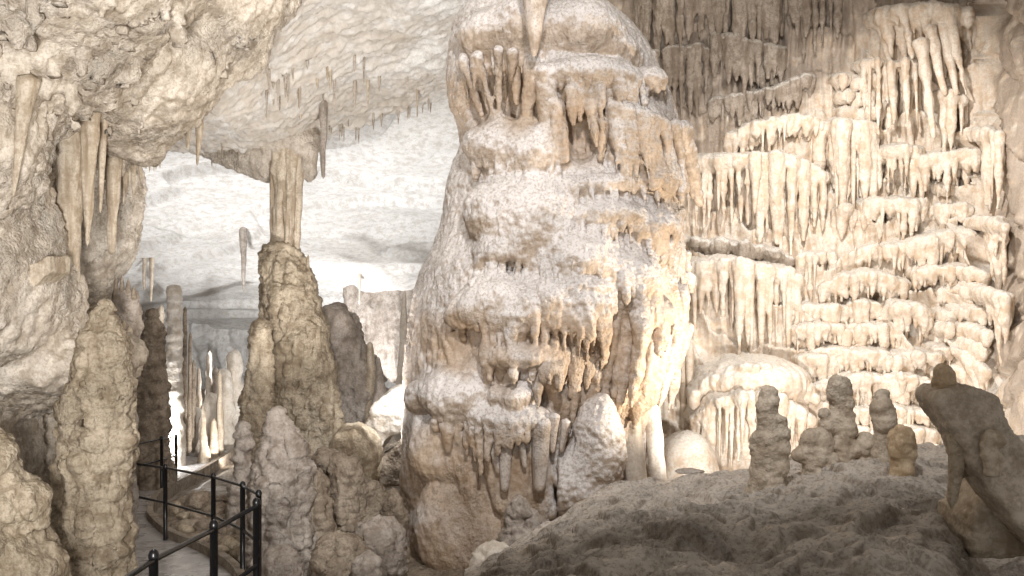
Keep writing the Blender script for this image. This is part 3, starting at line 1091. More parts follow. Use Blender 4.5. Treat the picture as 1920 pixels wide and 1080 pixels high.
# ================================================================== FLOWSTONE SHELVES OF THE RIGHT WALL
def shelf(name, pts, lens, w, out=0.5, mat=M_FLOW, seed=1, rows=2, cap=1.0, free=0.35, lean=0.0, label=None, parent=None, h=0.03, dens=1.0, group='flowstone shelves of the right wall', thick=0.55):
    """a cap growing out of the wall along the photo polyline pts, with a curtain of drips lens=(short, long) px below it"""
    r = random.Random(seed * 77 + 5)
    w = w * 0.82
    rows = rows + 1
    pts = np.array(pts, float)
    seglen = np.concatenate([[0], np.cumsum(np.hypot(*np.diff(pts, axis=0).T))])
    n = max(3, int(seglen[-1] / (w * 0.95) * dens))
    mpp = float(wall_d(pts[:, 0].mean(), pts[:, 1].mean()) - out) / F
    lo = np.full(3, 1e9)
    hi = -lo
    edge = []
    for i in range(n):
        s = (i + r.uniform(0.2, 0.8)) / n * seglen[-1]
        px = np.interp(s, seglen, pts[:, 0])
        py = np.interp(s, seglen, pts[:, 1]) + r.uniform(-0.25, 0.25) * w
        u = s / seglen[-1]
        o = out * (0.55 + 0.45 * math.sin(math.pi * min(max(u, 0.06), 0.94))) * r.uniform(0.85, 1.1)
        edge.append((px, py, u, float(wall_d(px, py)) - o, o))
    for e in edge:
        p = P(e[0], e[1], e[3])
        lo = np.minimum(lo, p)
        hi = np.maximum(hi, p)
    lo -= np.array((w * mpp * 2 + 0.1 + abs(lean) * lens[1] * mpp, 0.35, lens[1] * mpp * 1.35 + 0.25))
    hi += np.array((w * mpp * 2 + 0.1 + abs(lean) * lens[1] * mpp, out + 0.75, 0.5))
    S = Sculpt(lo, hi, h)
    cr = w * mpp * thick * cap
    for (px, py, u, d, o) in edge:
        e = P(px, py + cr / mpp * 0.6, d)
        S.cone(e, e + np.array((r.uniform(-0.05, 0.05), o + 0.45, 0.10)), cr * r.uniform(0.8, 1.2), cr * 1.5, 0.12)
    ek = [r.random() for _ in range(12)]
    fr_ = []
    for row in range(rows):
        for (px, py, u, d, o) in edge:
            env = (0.55 + 0.45 * math.sin(math.pi * u)) * (0.45 + 0.9 * float(np.interp(u * 6 + row * 2.3, range(12), ek)))
            ln = (lens[0] + (lens[1] - lens[0]) * r.random() ** 1.4) * (0.35 + 0.75 * env) * (1 if row == 0 else r.uniform(0.8, 1.25))
            wv = w * r.choice((0.5, 0.65, 0.8, 1.0, 1.3, 1.6)) * r.uniform(0.9, 1.1)
            x0 = px + r.uniform(-0.4, 0.4) * w * (row > 0)
            e = P(x0, py + cr / mpp * (0.15 if row == 0 else 0.6), d + row * o * 0.36 - (cr * 0.55 if row == 0 else 0) + r.uniform(-0.06, 0.05))
            tip = e + np.array((lean * ln * mpp + r.uniform(-0.12, 0.12) * w * mpp, 0.03, -ln * mpp))
            if row == 0 and r.random() < free:
                fr_.append((e, tip, wv * 0.5 * mpp))
                tip = e + (tip - e) * 0.45
                S.cone(e, tip, wv * 0.58 * mpp, wv * 0.30 * mpp, 0.05)
                continue
            mid = e + (tip - e) * 0.5
            S.cone(e, mid, wv * 0.55 * mpp, wv * 0.42 * mpp, 0.07)
            S.cone(mid, tip, wv * 0.42 * mpp, wv * 0.13 * mpp, 0.06)
    own = parent is None
    root = parent or empty(name, label, 'flowstone', group)
    nm = 'ledge' if not own else 'curtain'
    o = finish(nm, S, mat, [('n', 3.0, 0.03), ('ridge', (9, 5, 1.5), 0.03), ('pop', (13, 13, 9), 0.022)], root, None, 1)
    for i, (e, tip, rad) in enumerate(fr_):
        k = np.array((0, -0.02, 0))
        spike('stalactite', e + k, tip + k, rad * 1.05, rad * 0.22, mat, root if own else o, seg=10, amp=0.2, seed=seed * 13 + i, power=0.75, knob=0.15, step=0.06)
    return root


SH = [
    # name pts lens w out kw label
    ([(1652, 22), (1690, 14), (1760, 12), (1815, 26)], (40, 150), 19, 0.9, dict(lean=0.22, rows=3, thick=0.9), 'white capped flowstone chandelier at the top of the wall'),
    ([(1662, 118), (1690, 112), (1722, 118)], (110, 165), 20, 0.75, dict(lean=0.06, thick=0.5), 'narrow shelf with long slim stalactites left of the ribbed drum'),
    ([(1612, 120), (1640, 112), (1668, 128)], (70, 150), 18, 0.6, dict(), 'curtain of slim draperies below and left of the chandelier'),
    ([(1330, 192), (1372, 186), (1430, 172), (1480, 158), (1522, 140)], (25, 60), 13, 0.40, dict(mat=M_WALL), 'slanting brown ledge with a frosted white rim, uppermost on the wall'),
    ([(1360, 262), (1400, 240), (1450, 226), (1500, 220), (1545, 232)], (25, 55), 13, 0.5, dict(), 'slanting ledge with white rim just above the broad curtain'),
    ([(1535, 236), (1575, 228), (1615, 238), (1652, 246)], (110, 210), 22, 0.55, dict(rows=3), 'tall pale drapery falling between the broad curtain and the terraces'),
    ([(1284, 300), (1340, 302), (1400, 294), (1460, 292), (1510, 306), (1548, 330)], (95, 185), 17, 0.85, dict(rows=3, thick=0.9), 'broad white curtain of icicle drips with a shaded hollow behind'),
    ([(1646, 292), (1672, 278), (1705, 276), (1732, 284)], (45, 95), 15, 0.6, dict(thick=0.8), 'rounded terrace with a looped lip under the tall stalactites'),
    ([(1704, 306), (1745, 296), (1795, 290), (1838, 288)], (35, 90), 16, 0.65, dict(thick=0.8), 'wide terrace with pointed drips ending in a long edge at its outer side'),
    ([(1740, 348), (1765, 346), (1792, 350)], (16, 30), 10, 0.35, dict(), 'small dim ledge tucked under the wide terrace'),
    ([(1612, 384), (1645, 380), (1690, 378), (1738, 382)], (40, 80), 15, 0.65, dict(thick=0.8), 'terrace with a bright rounded rim, second below the looped lip'),
    ([(1742, 394), (1780, 386), (1822, 394)], (18, 42), 13, 0.42, dict(), 'short shaded terrace on the outer side of the bright rounded rim'),
    ([(1496, 488), (1530, 480), (1565, 478)], (60, 150), 16, 0.65, dict(rows=3), 'bright pillar-like drapery beside the lower broad curtain'),
    ([(1600, 478), (1630, 468), (1655, 470)], (20, 45), 12, 0.4, dict(), 'little frosted ledge between the pillar drapery and the long slanting terrace'),
    ([(1660, 470), (1710, 456), (1760, 446), (1800, 434), (1830, 440)], (30, 72), 13, 0.6, dict(thick=0.7), 'long slanting terrace with a comb of curved drips'),
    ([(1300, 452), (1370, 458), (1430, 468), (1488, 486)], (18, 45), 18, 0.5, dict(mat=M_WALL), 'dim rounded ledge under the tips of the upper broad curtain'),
    ([(1296, 498), (1350, 488), (1410, 496), (1460, 506), (1500, 520)], (110, 180), 17, 0.95, dict(rows=3, thick=0.9), 'lower broad curtain of long white drips above the dome'),
    ([(1540, 540), (1580, 522), (1640, 516), (1700, 532)], (30, 70), 15, 0.6, dict(thick=0.8), 'glaring white shelf with a shaded top below the slanting terrace'),
    ([(1710, 514), (1760, 504), (1810, 506), (1852, 518)], (18, 50), 13, 0.55, dict(), 'pale terrace near the outer end of the wall, above the stacked knobs'),
    ([(1664, 592), (1690, 574), (1722, 576), (1742, 596)], (35, 85), 13, 0.6, dict(thick=0.8), 'dome-shaped shelf with a fringe round a black hollow'),
    ([(1690, 672), (1725, 664), (1772, 668)], (16, 42), 12, 0.6, dict(), 'low shelf with short teeth behind the honey-coloured stump'),
    ([(1640, 712), (1690, 706), (1745, 716)], (20, 60), 14, 0.6, dict(), 'lowest bright shelf above the crest of the mound'),
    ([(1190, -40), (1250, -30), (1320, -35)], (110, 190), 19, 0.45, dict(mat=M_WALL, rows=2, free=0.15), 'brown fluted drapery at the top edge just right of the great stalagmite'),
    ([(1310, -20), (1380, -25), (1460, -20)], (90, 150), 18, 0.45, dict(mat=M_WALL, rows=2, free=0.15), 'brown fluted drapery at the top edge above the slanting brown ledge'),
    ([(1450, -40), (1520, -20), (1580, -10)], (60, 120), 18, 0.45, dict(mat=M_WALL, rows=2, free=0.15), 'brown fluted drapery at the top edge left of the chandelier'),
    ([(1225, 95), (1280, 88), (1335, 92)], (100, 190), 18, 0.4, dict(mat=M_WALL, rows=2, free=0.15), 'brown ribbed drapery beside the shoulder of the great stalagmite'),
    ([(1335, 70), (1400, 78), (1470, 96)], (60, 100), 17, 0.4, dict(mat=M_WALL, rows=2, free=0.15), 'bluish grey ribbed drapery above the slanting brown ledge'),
    ([(1555, 300), (1590, 296), (1640, 305)], (50, 130), 16, 0.45, dict(), 'ribbed drapery between the broad curtain and the looped terrace'),
    ([(1560, 400), (1590, 392), (1615, 402)], (30, 70), 14, 0.4, dict(), 'short ribbed drapery under the tall pale one'),
    ([(1840, 250), (1860, 246), (1880, 256)], (80, 170), 16, 0.4, dict(), 'long pale drapery at the outer corner of the wall'),
    ([(1850, 420), (1872, 416), (1890, 426)], (60, 130), 16, 0.4, dict(), 'dim drapery at the outer corner, below the long pale one'),
    ([(1840, 560), (1870, 552), (1895, 562)], (40, 110), 16, 0.4, dict(), 'dim knobbly drapery at the outer corner, lowest of three'),
]
for i, (pts, lens, wd_, out, kw, lab) in enumerate(SH):
    shelf('flowstone_shelf', pts, lens, wd_, out, seed=i + 1, label=lab, **kw)

# ribbed drum below the chandelier
dr = empty('flowstone_drapery', 'thick pale drapery with a flat top hanging under the chandelier drips', 'flowstone')
d_ = float(wall_d(1795, 230)) - 0.75
shelf('x', [(1768, 182), (1785, 174), (1806, 180)], (90, 125), 16, 0.75, seed=411, parent=dr, rows=2, free=0.3, thick=0.8)
for i, (xa, xb, y0, y1) in enumerate(((1742, 1772, 45, 180), (1768, 1795, 40, 180), (1726, 1752, 70, 262))):
    spike('stalactite', P(xa, y0, d_), P(xb, y1, d_), 0.12, 0.05, M_FLOW, dr, seg=16, amp=0.35, seed=60 + i, knob=0.35, flare=0.3)

# dome with its white skirt, low in the wall
dm = empty('flowstone_dome', 'big tan half dome with a bright ribbed skirt behind the tallest mound stalagmite', 'flowstone')
S = Sculpt(P(1255, 930, 17.3) - np.array((0, 0.6, 0)), P(1570, 640, 19.4) + np.array((0.2, 0.2, 0)), 0.032)
S.ell(P(1412, 800, 18.7), (1.20, 1.1, 1.32), 0.2)
S.ell(P(1420, 715, 18.4), (0.95, 0.9, 0.45), 0.2)
finish('dome', S, M_FLOW, [('fbm', 1.5, 0.03), ('ridge', (5, 3, 0.8), 0.03), ('pop', 10.0, 0.02)], dm)
shelf('x', [(1298, 742), (1345, 704), (1420, 688), (1490, 704), (1532, 748)], (12, 34), 15, 1.25, seed=501, parent=dm, rows=1, free=0.0, thick=0.7)
shelf('x', [(1298, 790), (1345, 752), (1400, 740), (1465, 746), (1520, 784)], (85, 150), 15, 1.5, seed=502, parent=dm, rows=2, free=0.3, thick=0.7)
tag(spike('flowstone_boss', P(1288, 930, 17.0), P(1290, 806, 17.0), 0.62, 0.42, M_FLOW, None, seg=36, amp=0.12, seed=8, knob=0.1, step=0.03),
    'low rounded boss of pale flowstone between the great stalagmite and the dome', 'flowstone')
for i, px in enumerate((1246, 1258, 1270, 1280, 1292)):
    tag(spike('stalactite', P(px, 640, 19.2 - 0.1 * i), P(px + 3, 805, 19.2 - 0.1 * i), 0.09, 0.05, M_FLOW, None, seg=10, amp=0.2, seed=i + 40),
        'thin tan column in the dark gap beside the dome', 'stalactite', 'thin columns in the gap beside the dome')

# bright cascade of small ledges, lower part of the wall
cas = empty('flowstone_cascade', 'dazzling white cascade of small ledges behind the mound stalagmites', 'flowstone')
r = random.Random(21)
for i in range(30):
    row = i // 5
    px = 1530 + (i % 5) * 44 + r.uniform(-14, 14) + (row % 2) * 18
    py = 575 + row * 48 + r.uniform(-10, 10)
    if px > 1660 and py < 640:
        continue
    wd2 = r.uniform(60, 110)
    shelf('x', [(px - wd2 / 2, py + 4), (px, py - 4), (px + wd2 / 2, py + 3)], (26, 78), 10.5, r.uniform(0.35, 0.6), seed=200 + i, parent=cas, rows=2, free=0.15, h=0.03, thick=0.7)
knb = empty('flowstone_stack', 'column of stacked pale knobs at the outer end of the wall', 'flowstone')
for i in range(16):
    px = 1772 + (i % 3) * 34 + r.uniform(-8, 8)
    py = 545 + (i // 3) * 38 + r.uniform(-8, 8)
    shelf('x', [(px - 16, py + 3), (px, py - 3), (px + 16, py + 3)], (16, 48), 10, r.uniform(0.25, 0.45), seed=300 + i, parent=knb, rows=1, free=0.1, h=0.034, thick=0.9)
clu = empty('flowstone_clump', 'clump of frosted popcorn knobs left of the slim draperies', 'flowstone')
for i in range(10):
    px = 1585 + (i % 3) * 26 + r.uniform(-8, 8)
    py = 150 + (i // 3) * 30 + r.uniform(-6, 6)
    shelf('x', [(px - 18, py + 3), (px, py - 4), (px + 18, py + 2)], (12, 34), 11, r.uniform(0.35, 0.5), seed=340 + i, parent=clu, rows=1, free=0.1, h=0.034, thick=0.9)
print('shelves', round(time.time() - T0, 1))


# ================================================================== STALAGMITES FROM OUTLINES
def outline_rock(name, pf, d, mat, spec, parent=None, depth=0.85, h=0.03, lumps=0, seed=0, extra=None, inset=0.95, it=1, lump=(0.10, 0.22), flat=0.6, ribs=60):
    """a standing rock whose left and right outlines are pf = [(py, left px, right px)], round in plan, with lumps all round"""
    pf = np.array(pf, float)
    m = d / F
    zl, zh = (540 - pf[-1, 0]) * m, (540 - pf[0, 0]) * m
    R = (pf[:, 2] - pf[:, 1]).max() / 2 * m
    S = Sculpt(((pf[:, 1].min() - 960) * m - 0.3, d - R * depth - 0.3, zl - 0.1), ((pf[:, 2].max() - 960) * m + 0.3, d + R * depth + 0.3, zh + 0.3), h)
    py = 540 - S.ax[2] / m
    l, r = np.interp(py, pf[:, 0], pf[:, 1]), np.interp(py, pf[:, 0], pf[:, 2])
    cx = (((l + r) / 2 - 960) * m)[None, None, :]
    rx = np.maximum((r - l) / 2 * m * inset, 0.01)[None, None, :]
    X, Y = S.ax[0][:, None, None], S.ax[1][None, :, None] - d
    rr = np.sqrt((X - cx) ** 2 / rx ** 2 + Y ** 2 / (rx * depth) ** 2)
    f = (rr - 1) * rx * depth
    S.f[:] = np.maximum(f, (S.ax[2] - zh)[None, None, :]).astype(np.float32)
    rg = random.Random(seed)
    for i in range(lumps):
        pyi = pf[0, 0] + (pf[-1, 0] - pf[0, 0]) * rg.random()
        li, ri = np.interp(pyi, pf[:, 0], pf[:, 1]), np.interp(pyi, pf[:, 0], pf[:, 2])
        a = rg.uniform(0, 2 * math.pi)
        rad = (ri - li) / 2 * m * 0.86
        c = np.array((((li + ri) / 2 - 960) * m + rad * math.cos(a), d + rad * depth * math.sin(a), (540 - pyi) * m))
        if i % 5 > 1:
            continue
        s = rg.uniform(*lump) * min(1, 0.1 + rad / max(R, 1e-3))
        S.ell(c, (s, s, s * flat * rg.uniform(0.6, 1.5)), 0.08)
    for i in range(ribs):
        p0 = pf[0, 0] + (pf[-1, 0] - pf[0, 0]) * rg.uniform(0.04, 0.9)
        a = rg.uniform(0, 2 * math.pi)
        ln = rg.uniform(0.12, 0.55) / m * min(1.0, R * 2.2)

        def at_(pp):
            li, ri = np.interp(pp, pf[:, 0], pf[:, 1]), np.interp(pp, pf[:, 0], pf[:, 2])
            rad = (ri - li) / 2 * m * inset * 0.99
            return np.array((((li + ri) / 2 - 960) * m + 0.97 * rad * math.cos(a), d + rad * depth * math.sin(a), (540 - pp) * m))
        lr_ = np.interp(p0, pf[:, 0], pf[:, 2] - pf[:, 1]) / 2 * m
        w0 = rg.uniform(0.07, 0.17) * (0.75 * lr_ + 0.25 * R) * min(1, lr_ / R * 2)
        q0 = at_(p0)
        q1 = at_(p0 + ln)
        if rg.random() < 0.4:                      # a free-hanging drip under a small ledge
            q1 = np.array((q0[0] + (q1[0] - q0[0]) * 0.2, q0[1] + (q1[1] - q0[1]) * 0.2, q1[2] * 0.6 + q0[2] * 0.4))
        S.cone(q0, q0 * 0.6 + q1 * 0.4, w0 * 0.45, w0 * 0.8, 0.06)
        S.cone(q0 * 0.6 + q1 * 0.4, q1, w0 * 0.8, w0 * 0.25, 0.06)
    if extra:
        extra(S)
    return finish(name, S, mat, spec, parent, None, it)


KNOB = [('fbm', 1.6, 0.07), ('ridge', (4.5, 4.5, 1.3), 0.06), ('ridge', (11, 11, 4), 0.04), ('ridge', (4, 4, 12), 0.035), ('ridge', (20, 20, 9), 0.012), ('pop', (9, 9, 12), 0.008)]
FINE = [('fbm', 2.2, 0.03), ('ridge', (6, 6, 2.5), 0.018), ('pop', (12, 12, 14), 0.02)]

# ------------------------------------------------------------------ left: ochre stalagmite beside the path
o = outline_rock('stalagmite', [(566, 190, 202), (585, 182, 206), (620, 172, 222), (655, 160, 234), (675, 150, 232), (720, 142, 236), (780, 137, 236), (800, 132, 232), (840, 130, 236),
                                (870, 120, 236), (900, 110, 234), (960, 102, 234), (1020, 96, 234), (1080, 96, 246), (1180, 84, 268)], 10.4, M_OCHRE, KNOB, lumps=120, seed=4, h=0.022, lump=(0.05, 0.13), flat=0.5)
tag(o, 'tall ochre stalagmite with a stepped pointed top beside the near railing', 'stalagmite', 'stalagmites along the path')
cr = empty('stalagmite', 'stalagmite with a spiky crown on a pale stem, behind the ochre one', 'stalagmite', 'stalagmites along the path')
outline_rock('stem', [(545, 214, 258), (575, 208, 264), (605, 212, 264), (640, 220, 254), (690, 224, 250), (780, 224, 252), (900, 226, 252), (1000, 220, 256)], 12.6, M_GREY, FINE, cr, lumps=40, seed=8, h=0.024, lump=(0.03, 0.08), flat=1.4)
for i, (px, y0, y1, wv) in enumerate(((217, 570, 520, 16), (228, 565, 516, 14), (240, 565, 521, 16), (250, 565, 535, 14), (211, 600, 545, 12))):
    spike('spike', P(px, y0, 12.5), P(px + 1, y1, 12.5), wv * 0.5 * 12.5 / F, 0.01, M_BROWN, cr, amp=0.2, seed=i, knob=0.2)
for i, (px, y0, y1, wv) in enumerate(((222, 640, 600, 10), (232, 660, 600, 11), (242, 680, 610, 12))):
    spike('drip', P(px, y1, 12.33), P(px, y0, 12.33), wv * 0.5 * 12.4 / F, 0.015, M_TAN, cr, amp=0.2, seed=i + 6)
o = outline_rock('stalagmite', [(586, 285, 290), (605, 281, 294), (632, 274, 299), (680, 262, 303), (740, 257, 306), (830, 254, 310), (910, 250, 316)], 19.0, M_BROWN, KNOB, lumps=50, seed=9, h=0.035, lump=(0.07, 0.16), flat=1.5)
tag(o, 'dark brown pointed stalagmite standing before the white column', 'stalagmite', 'stalagmites along the path')
o = outline_rock('stalagmite', [(537, 312, 338), (552, 310, 342), (580, 313, 340), (640, 310, 342), (700, 306, 343), (780, 304, 345), (880, 300, 350)], 23.0, M_WHITE,
                 [('fbm', 1.0, 0.04), ('pop', (2.0, 2.0, 5.5), 0.06), ('pop', 9.0, 0.02)], lumps=0, seed=10, h=0.04)
tag(o, 'slim white column-like stalagmite with ring-shaped bands in the far chamber', 'stalagmite', 'stalagmites along the path')
for i, (px, y0, y1, wv, d) in enumerate(((347, 860, 574, 13, 24.0), (357, 850, 622, 9, 24.5), (364, 850, 674, 12, 25.0))):
    lab = ('tall thin dark stalagmite close beside the white column', 'thin dark stick-like stalagmite, middle of three beside the white column', 'shortest of three thin dark stalagmites beside the white column')[i]
    tag(spike('stalagmite', P(px - 2, y0, d), P(px, y1, d), wv * 0.5 * d / F, wv * 0.3 * d / F, M_BROWN, None, amp=0.25, seed=i + 30, knob=0.25, step=0.08), lab, 'stalagmite', 'stalagmites of the far chamber')
for i, (px, y0, y1, wa, wb, d, lab) in enumerate(((366, 880, 762, 40, 22, 25.5, 'short stubby white stalagmite, first of the lit cluster by the path'),
                                                  (394, 880, 735, 48, 24, 26.0, 'round-headed white stalagmite in the middle of the lit cluster'),
                                                  (420, 880, 690, 50, 26, 26.6, 'knobbly white stalagmite rising behind the round-headed one'),
                                                  (440, 880, 655, 46, 24, 27.2, 'tallest white stalagmite at the inner end of the lit cluster'),
                                                  (373, 800, 688, 12, 6, 27.5, 'needle-thin bright stalagmite above the lit cluster'))):
    tag(spike('stalagmite', P(px, y0, d), P(px, y1, d), wa * 0.5 * d / F, wb * 0.5 * d / F, M_WHITE, None, seg=20, amp=0.25, seed=i + 50, knob=0.35, rings=3, step=0.06, power=0.8), lab, 'stalagmite', 'stalagmites of the far chamber')
r = random.Random(3)
for i in range(30):
    px, d = (r.uniform(235, 640), r.uniform(29, 37)) if i < 14 else (r.choice((r.uniform(262, 300), r.uniform(352, 455))), r.uniform(23.5, 29))
    z0 = look(FLOOR, (px - 960) / F * d, d)
    y0 = 540 - z0 / d * F
    hh, wv = r.uniform(60, 200), r.uniform(9, 24)
    tag(spike('stalagmite', P(px, y0 + 6, d), P(px + r.uniform(-3, 3), y0 - hh, d), wv * 0.6 * d / F, wv * 0.22 * d / F, (M_WHITE, M_GREY, M_TAN)[i % 3], None, seg=14, amp=0.25, seed=i + 500, knob=0.35, rings=3, step=0.1),
        'slender %s stalagmite among the spires %s' % (('white', 'grey', 'tan')[i % 3], 'at the end of the far chamber' if i < 14 else 'just behind the bend of the path'), 'stalagmite', '%s spires %s' % (('white', 'grey', 'tan')[i % 3], 'at the end of the far chamber' if i < 14 else 'behind the bend of the path'))
o = outline_rock('rock_pillar', [(612, 480, 494), (630, 474, 502), (670, 466, 506), (740, 458, 508), (830, 450, 508), (900, 446, 508), (980, 440, 508)], 18.0, M_OCHRE, KNOB, lumps=40, seed=12, h=0.032, flat=1.6, lump=(0.04, 0.09), inset=0.85)
tag(o, 'rounded grey-tan rock pillar at the foot of the joined column', 'rock')
o = outline_rock('rock_outcrop', [(800, 450, 460), (820, 446, 464), (850, 442, 466), (900, 438, 464), (960, 432, 468), (1040, 425, 470)], 15.0, M_GREY, [('fbm', 2.0, 0.08), ('ridge', 3.5, 0.07), ('pop', 9, 0.04)], lumps=14, seed=13, h=0.03)
tag(o, 'crumbling whitish rock beside the corner of the railing', 'rock')

# ------------------------------------------------------------------ column joined from floor and ceiling
jc = empty('joined_column', 'tan column where a fluted stalactite meets a thick rough stalagmite', 'column')
outline_rock('stalagmite', [(464, 496, 552), (478, 492, 560), (520, 494, 584), (570, 496, 594), (620, 500, 606), (680, 500, 622), (760, 496, 636), (850, 490, 650), (960, 484, 660)], 19.3, M_OCHRE, KNOB, jc, lumps=60, seed=14, h=0.03, lump=(0.06, 0.15), flat=1.3, ribs=220)
DJ = 19.3
for i, (xa, ya, xb, yb, wa, wb) in enumerate(((533, 215, 527, 478, 52, 30), (546, 215, 541, 474, 34, 16), (560, 215, 555, 505, 26, 9), (518, 215, 515, 472, 24, 15))):
    spike('stalactite', P(xa, ya, DJ - 0.12 * (i == 1)), P(xb, yb, DJ - 0.12 * (i == 1)), wa * 0.5 * DJ / F, wb * 0.5 * DJ / F, M_TAN, jc, seg=30, amp=0.38, seed=70 + i, knob=0.2, power=1.1, step=0.04, flare=0.08)
for i, (xa, ya, xb, yb, wa) in enumerate(((574, 560, 578, 477, 14), (580, 520, 577, 500, 16), (588, 610, 592, 560, 16))):
    spike('spike', P(xa, ya, DJ - 0.1), P(xb, yb, DJ - 0.1), wa * 0.5 * DJ / F, 0.02, M_OCHRE, jc, amp=0.25, seed=i + 5, knob=0.25)
# lobe of the ceiling that carries it
S = Sculpt(P(355, 350, 19.0) - np.array((0.3, 0.9, 0.3)), P(640, 190, 20.6) + np.array((0.7, 0.4, 0.3)), 0.045)
S.cone(P(375, 262, 20), P(505, 308, 19.6), 0.30, 0.34, 0.2)
S.ell(P(535, 262, 19.6), (0.75, 0.7, 0.42), 0.3)
r = random.Random(8)
for i in range(26):
    px = r.uniform(500, 585)
    S.cone(P(px, 280, 19.4 + r.uniform(-0.3, 0.3)), P(px, r.uniform(300, 348), 19.4), 0.09, 0.025, 0.08)
o = finish('ceiling_lobe', S, M_CEILN, [('fbm', 1.2, 0.06), ('ridge', (4, 4, 1.5), 0.05), ('pop', 6, 0.04)])
structure(o, 'drooping lobe of the ceiling above the joined column')

# ------------------------------------------------------------------ stumps and stalagmites in the middle foreground
o = outline_rock('stalagmite', [(773, 520, 527), (790, 515, 533), (820, 509, 546), (850, 502, 558), (890, 488, 570), (930, 480, 578), (980, 474, 582), (1080, 468, 592), (1180, 460, 600)], 12.0, M_GREY, KNOB, lumps=60, seed=16, h=0.022, lump=(0.04, 0.1), flat=0.8, ribs=160)
tag(o, 'cone-shaped grey stalagmite with a smooth pale tip behind the railing corner', 'stalagmite')
STUMPS = [(585, 1120, 895, 74, 50, 12.2, M_BROWN, 'banded brown stump leaning on the cone-shaped stalagmite'),
          (615, 1090, 855, 66, 34, 13.6, M_BROWN, 'knobbly tan stalagmite at the foot of the joined column'),
          (648, 1090, 868, 80, 44, 13.2, M_BROWN, 'rough brown stalagmite between the joined column and the great one'),
          (690, 1090, 905, 60, 40, 13.4, M_BROWN, 'blunt brown stump in front of the leaning white block'),
          (735, 1040, 930, 30, 22, 13.3, M_BROWN, 'small square-topped brown stump touching the great stalagmite'),
          (705, 1120, 990, 96, 70, 12.4, M_GREY, 'wide grey stump with a broken pale top'),
          (528, 1120, 1046, 44, 20, 11.0, M_GREY, 'little pale knob low down by the railing'),
          (640, 1130, 1010, 110, 60, 11.8, M_BROWN, 'dark rounded lump at the bottom edge beside the wide stump'),
          (690, 1130, 1052, 44, 18, 11.4, M_GREY, 'tiny pale stalagmite at the bottom edge near the great one'),
          (975, 1030, 940, 60, 26, 11.6, M_GREY, 'frosted knob between the great stalagmite and the mound'),
          (925, 1140, 1030, 90, 40, 10.4, M_WHITE, 'pale smooth rock at the foot of the mound')]
for i, (px, y0, y1, wa, wb, d, mt, lab) in enumerate(STUMPS):
    wa, wb = wa / 2, wb / 2
    o = outline_rock('stalagmite', [(y1, px - wb * 0.7, px + wb * 0.7), (y1 + 8, px - wb, px + wb), (y1 * 0.5 + y0 * 0.5, px - (wa + wb) / 2, px + (wa + wb) / 2), (y0, px - wa, px + wa)], d, mt, KNOB, lumps=8, seed=100 + i, h=0.022, lump=(0.03, 0.07), flat=0.7, ribs=50)
    tag(o, lab, 'stalagmite', 'stumps on the cave floor')
S = Sculpt(P(590, 920, 16.2) - np.array((0, 0.6, 0)), P(720, 780, 17.4) + np.array((0, 0.6, 0.2)), 0.032)
S.poly([(622, 842), (640, 806), (672, 802), (700, 826), (712, 856), (706, 900), (640, 912), (612, 880)], 16.8, 0.42, 0.06, 0.08)
tag(finish('boulder', S, M_OCHRE, [('fbm', 1.5, 0.08), ('ridge', 3, 0.04), ('ridge', (9, 9, 5), 0.02)]), 'smooth tan boulder beside the leaning white block', 'boulder')
S = Sculpt(P(660, 900, 17.2) - np.array((0, 0.6, 0)), P(790, 700, 18.2) + np.array((0, 0.6, 0.2)), 0.03)
S.poly([(678, 812), (700, 772), (728, 742), (752, 725), (775, 735), (770, 790), (735, 815), (705, 852), (692, 845)], 17.8, 0.4, 0.05)
tag(finish('rock_block', S, M_WHITE, [('fbm', 1.5, 0.07), ('ridge', 2.5, 0.05)]), 'dazzling white leaning block at the edge of the great stalagmite', 'rock')
S = Sculpt(P(680, 940, 17.2) - np.array((0, 0.6, 0)), P(790, 800, 18.2) + np.array((0, 0.6, 0.2)), 0.03)
S.poly([(705, 885), (722, 858), (765, 815), (775, 830), (770, 900), (720, 905)], 17.5, 0.35, 0.05)
tag(finish('rock_block', S, M_BROWN, [('fbm', 1.5, 0.06), ('ridge', 2.5, 0.05)]), 'dark brown block wedged below the leaning white block', 'rock')
S = Sculpt(P(585, 860, 20.4) - np.array((0, 0.6, 0)), P(720, 560, 21.8) + np.array((0, 0.6, 0.2)), 0.04)
S.poly([(596, 600), (625, 585), (652, 606), (672, 660), (692, 690), (696, 770), (690, 830), (596, 840)], 21.0, 0.6, 0.1)
tag(finish('rock_slope', S, M_GREY, [('fbm', 0.9, 0.2), ('ridge', (2.5, 2.5, 1.4), 0.12), ('ridge', (7, 7, 3), 0.05)]), 'tan rock face sloping down behind the joined column', 'rock')
DD = 36.0
for DD in np.arange(24, 43, 0.2):
    if P(705, 560, DD)[2] > look(CEIL, *P(705, 560, DD)[:2]):
        break
S = Sculpt(P(635, 770, DD) - np.array((0, 1.6, 0)), P(800, 440, DD) + np.array((0, 1.6, 0.2)), 0.07)
S.poly([(652, 470), (700, 465), (780, 460), (780, 640), (752, 700), (738, 715), (722, 690), (708, 735), (692, 690), (672, 655), (660, 620)], DD, 0.7, 0.15)
o = finish('drapery', S, M_GREY, [('fbm', 0.6, 0.2), ('ridge', (2.0, 2.0, 0.35), 0.18), ('pop', 4, 0.05)])
tag(o, 'purplish grey stone drapery hanging in folds left of the great stalagmite', 'drapery')
tag(spike('stalagmite', P(715, 800, 19.5), P(709, 668, 19.5), 0.30, 0.04, M_GREY, None, seg=18, amp=0.2, seed=4, knob=0.2, power=1.4), 'slender grey stalagmite above the leaning white block', 'stalagmite')
tag(spike('stalagmite', P(700, 800, 20.4), P(694, 640, 20.4), 0.26, 0.06, M_TAN, None, seg=18, amp=0.2, seed=7, knob=0.2, power=1.2), 'slender tan stalagmite before the purplish drapery', 'stalagmite')
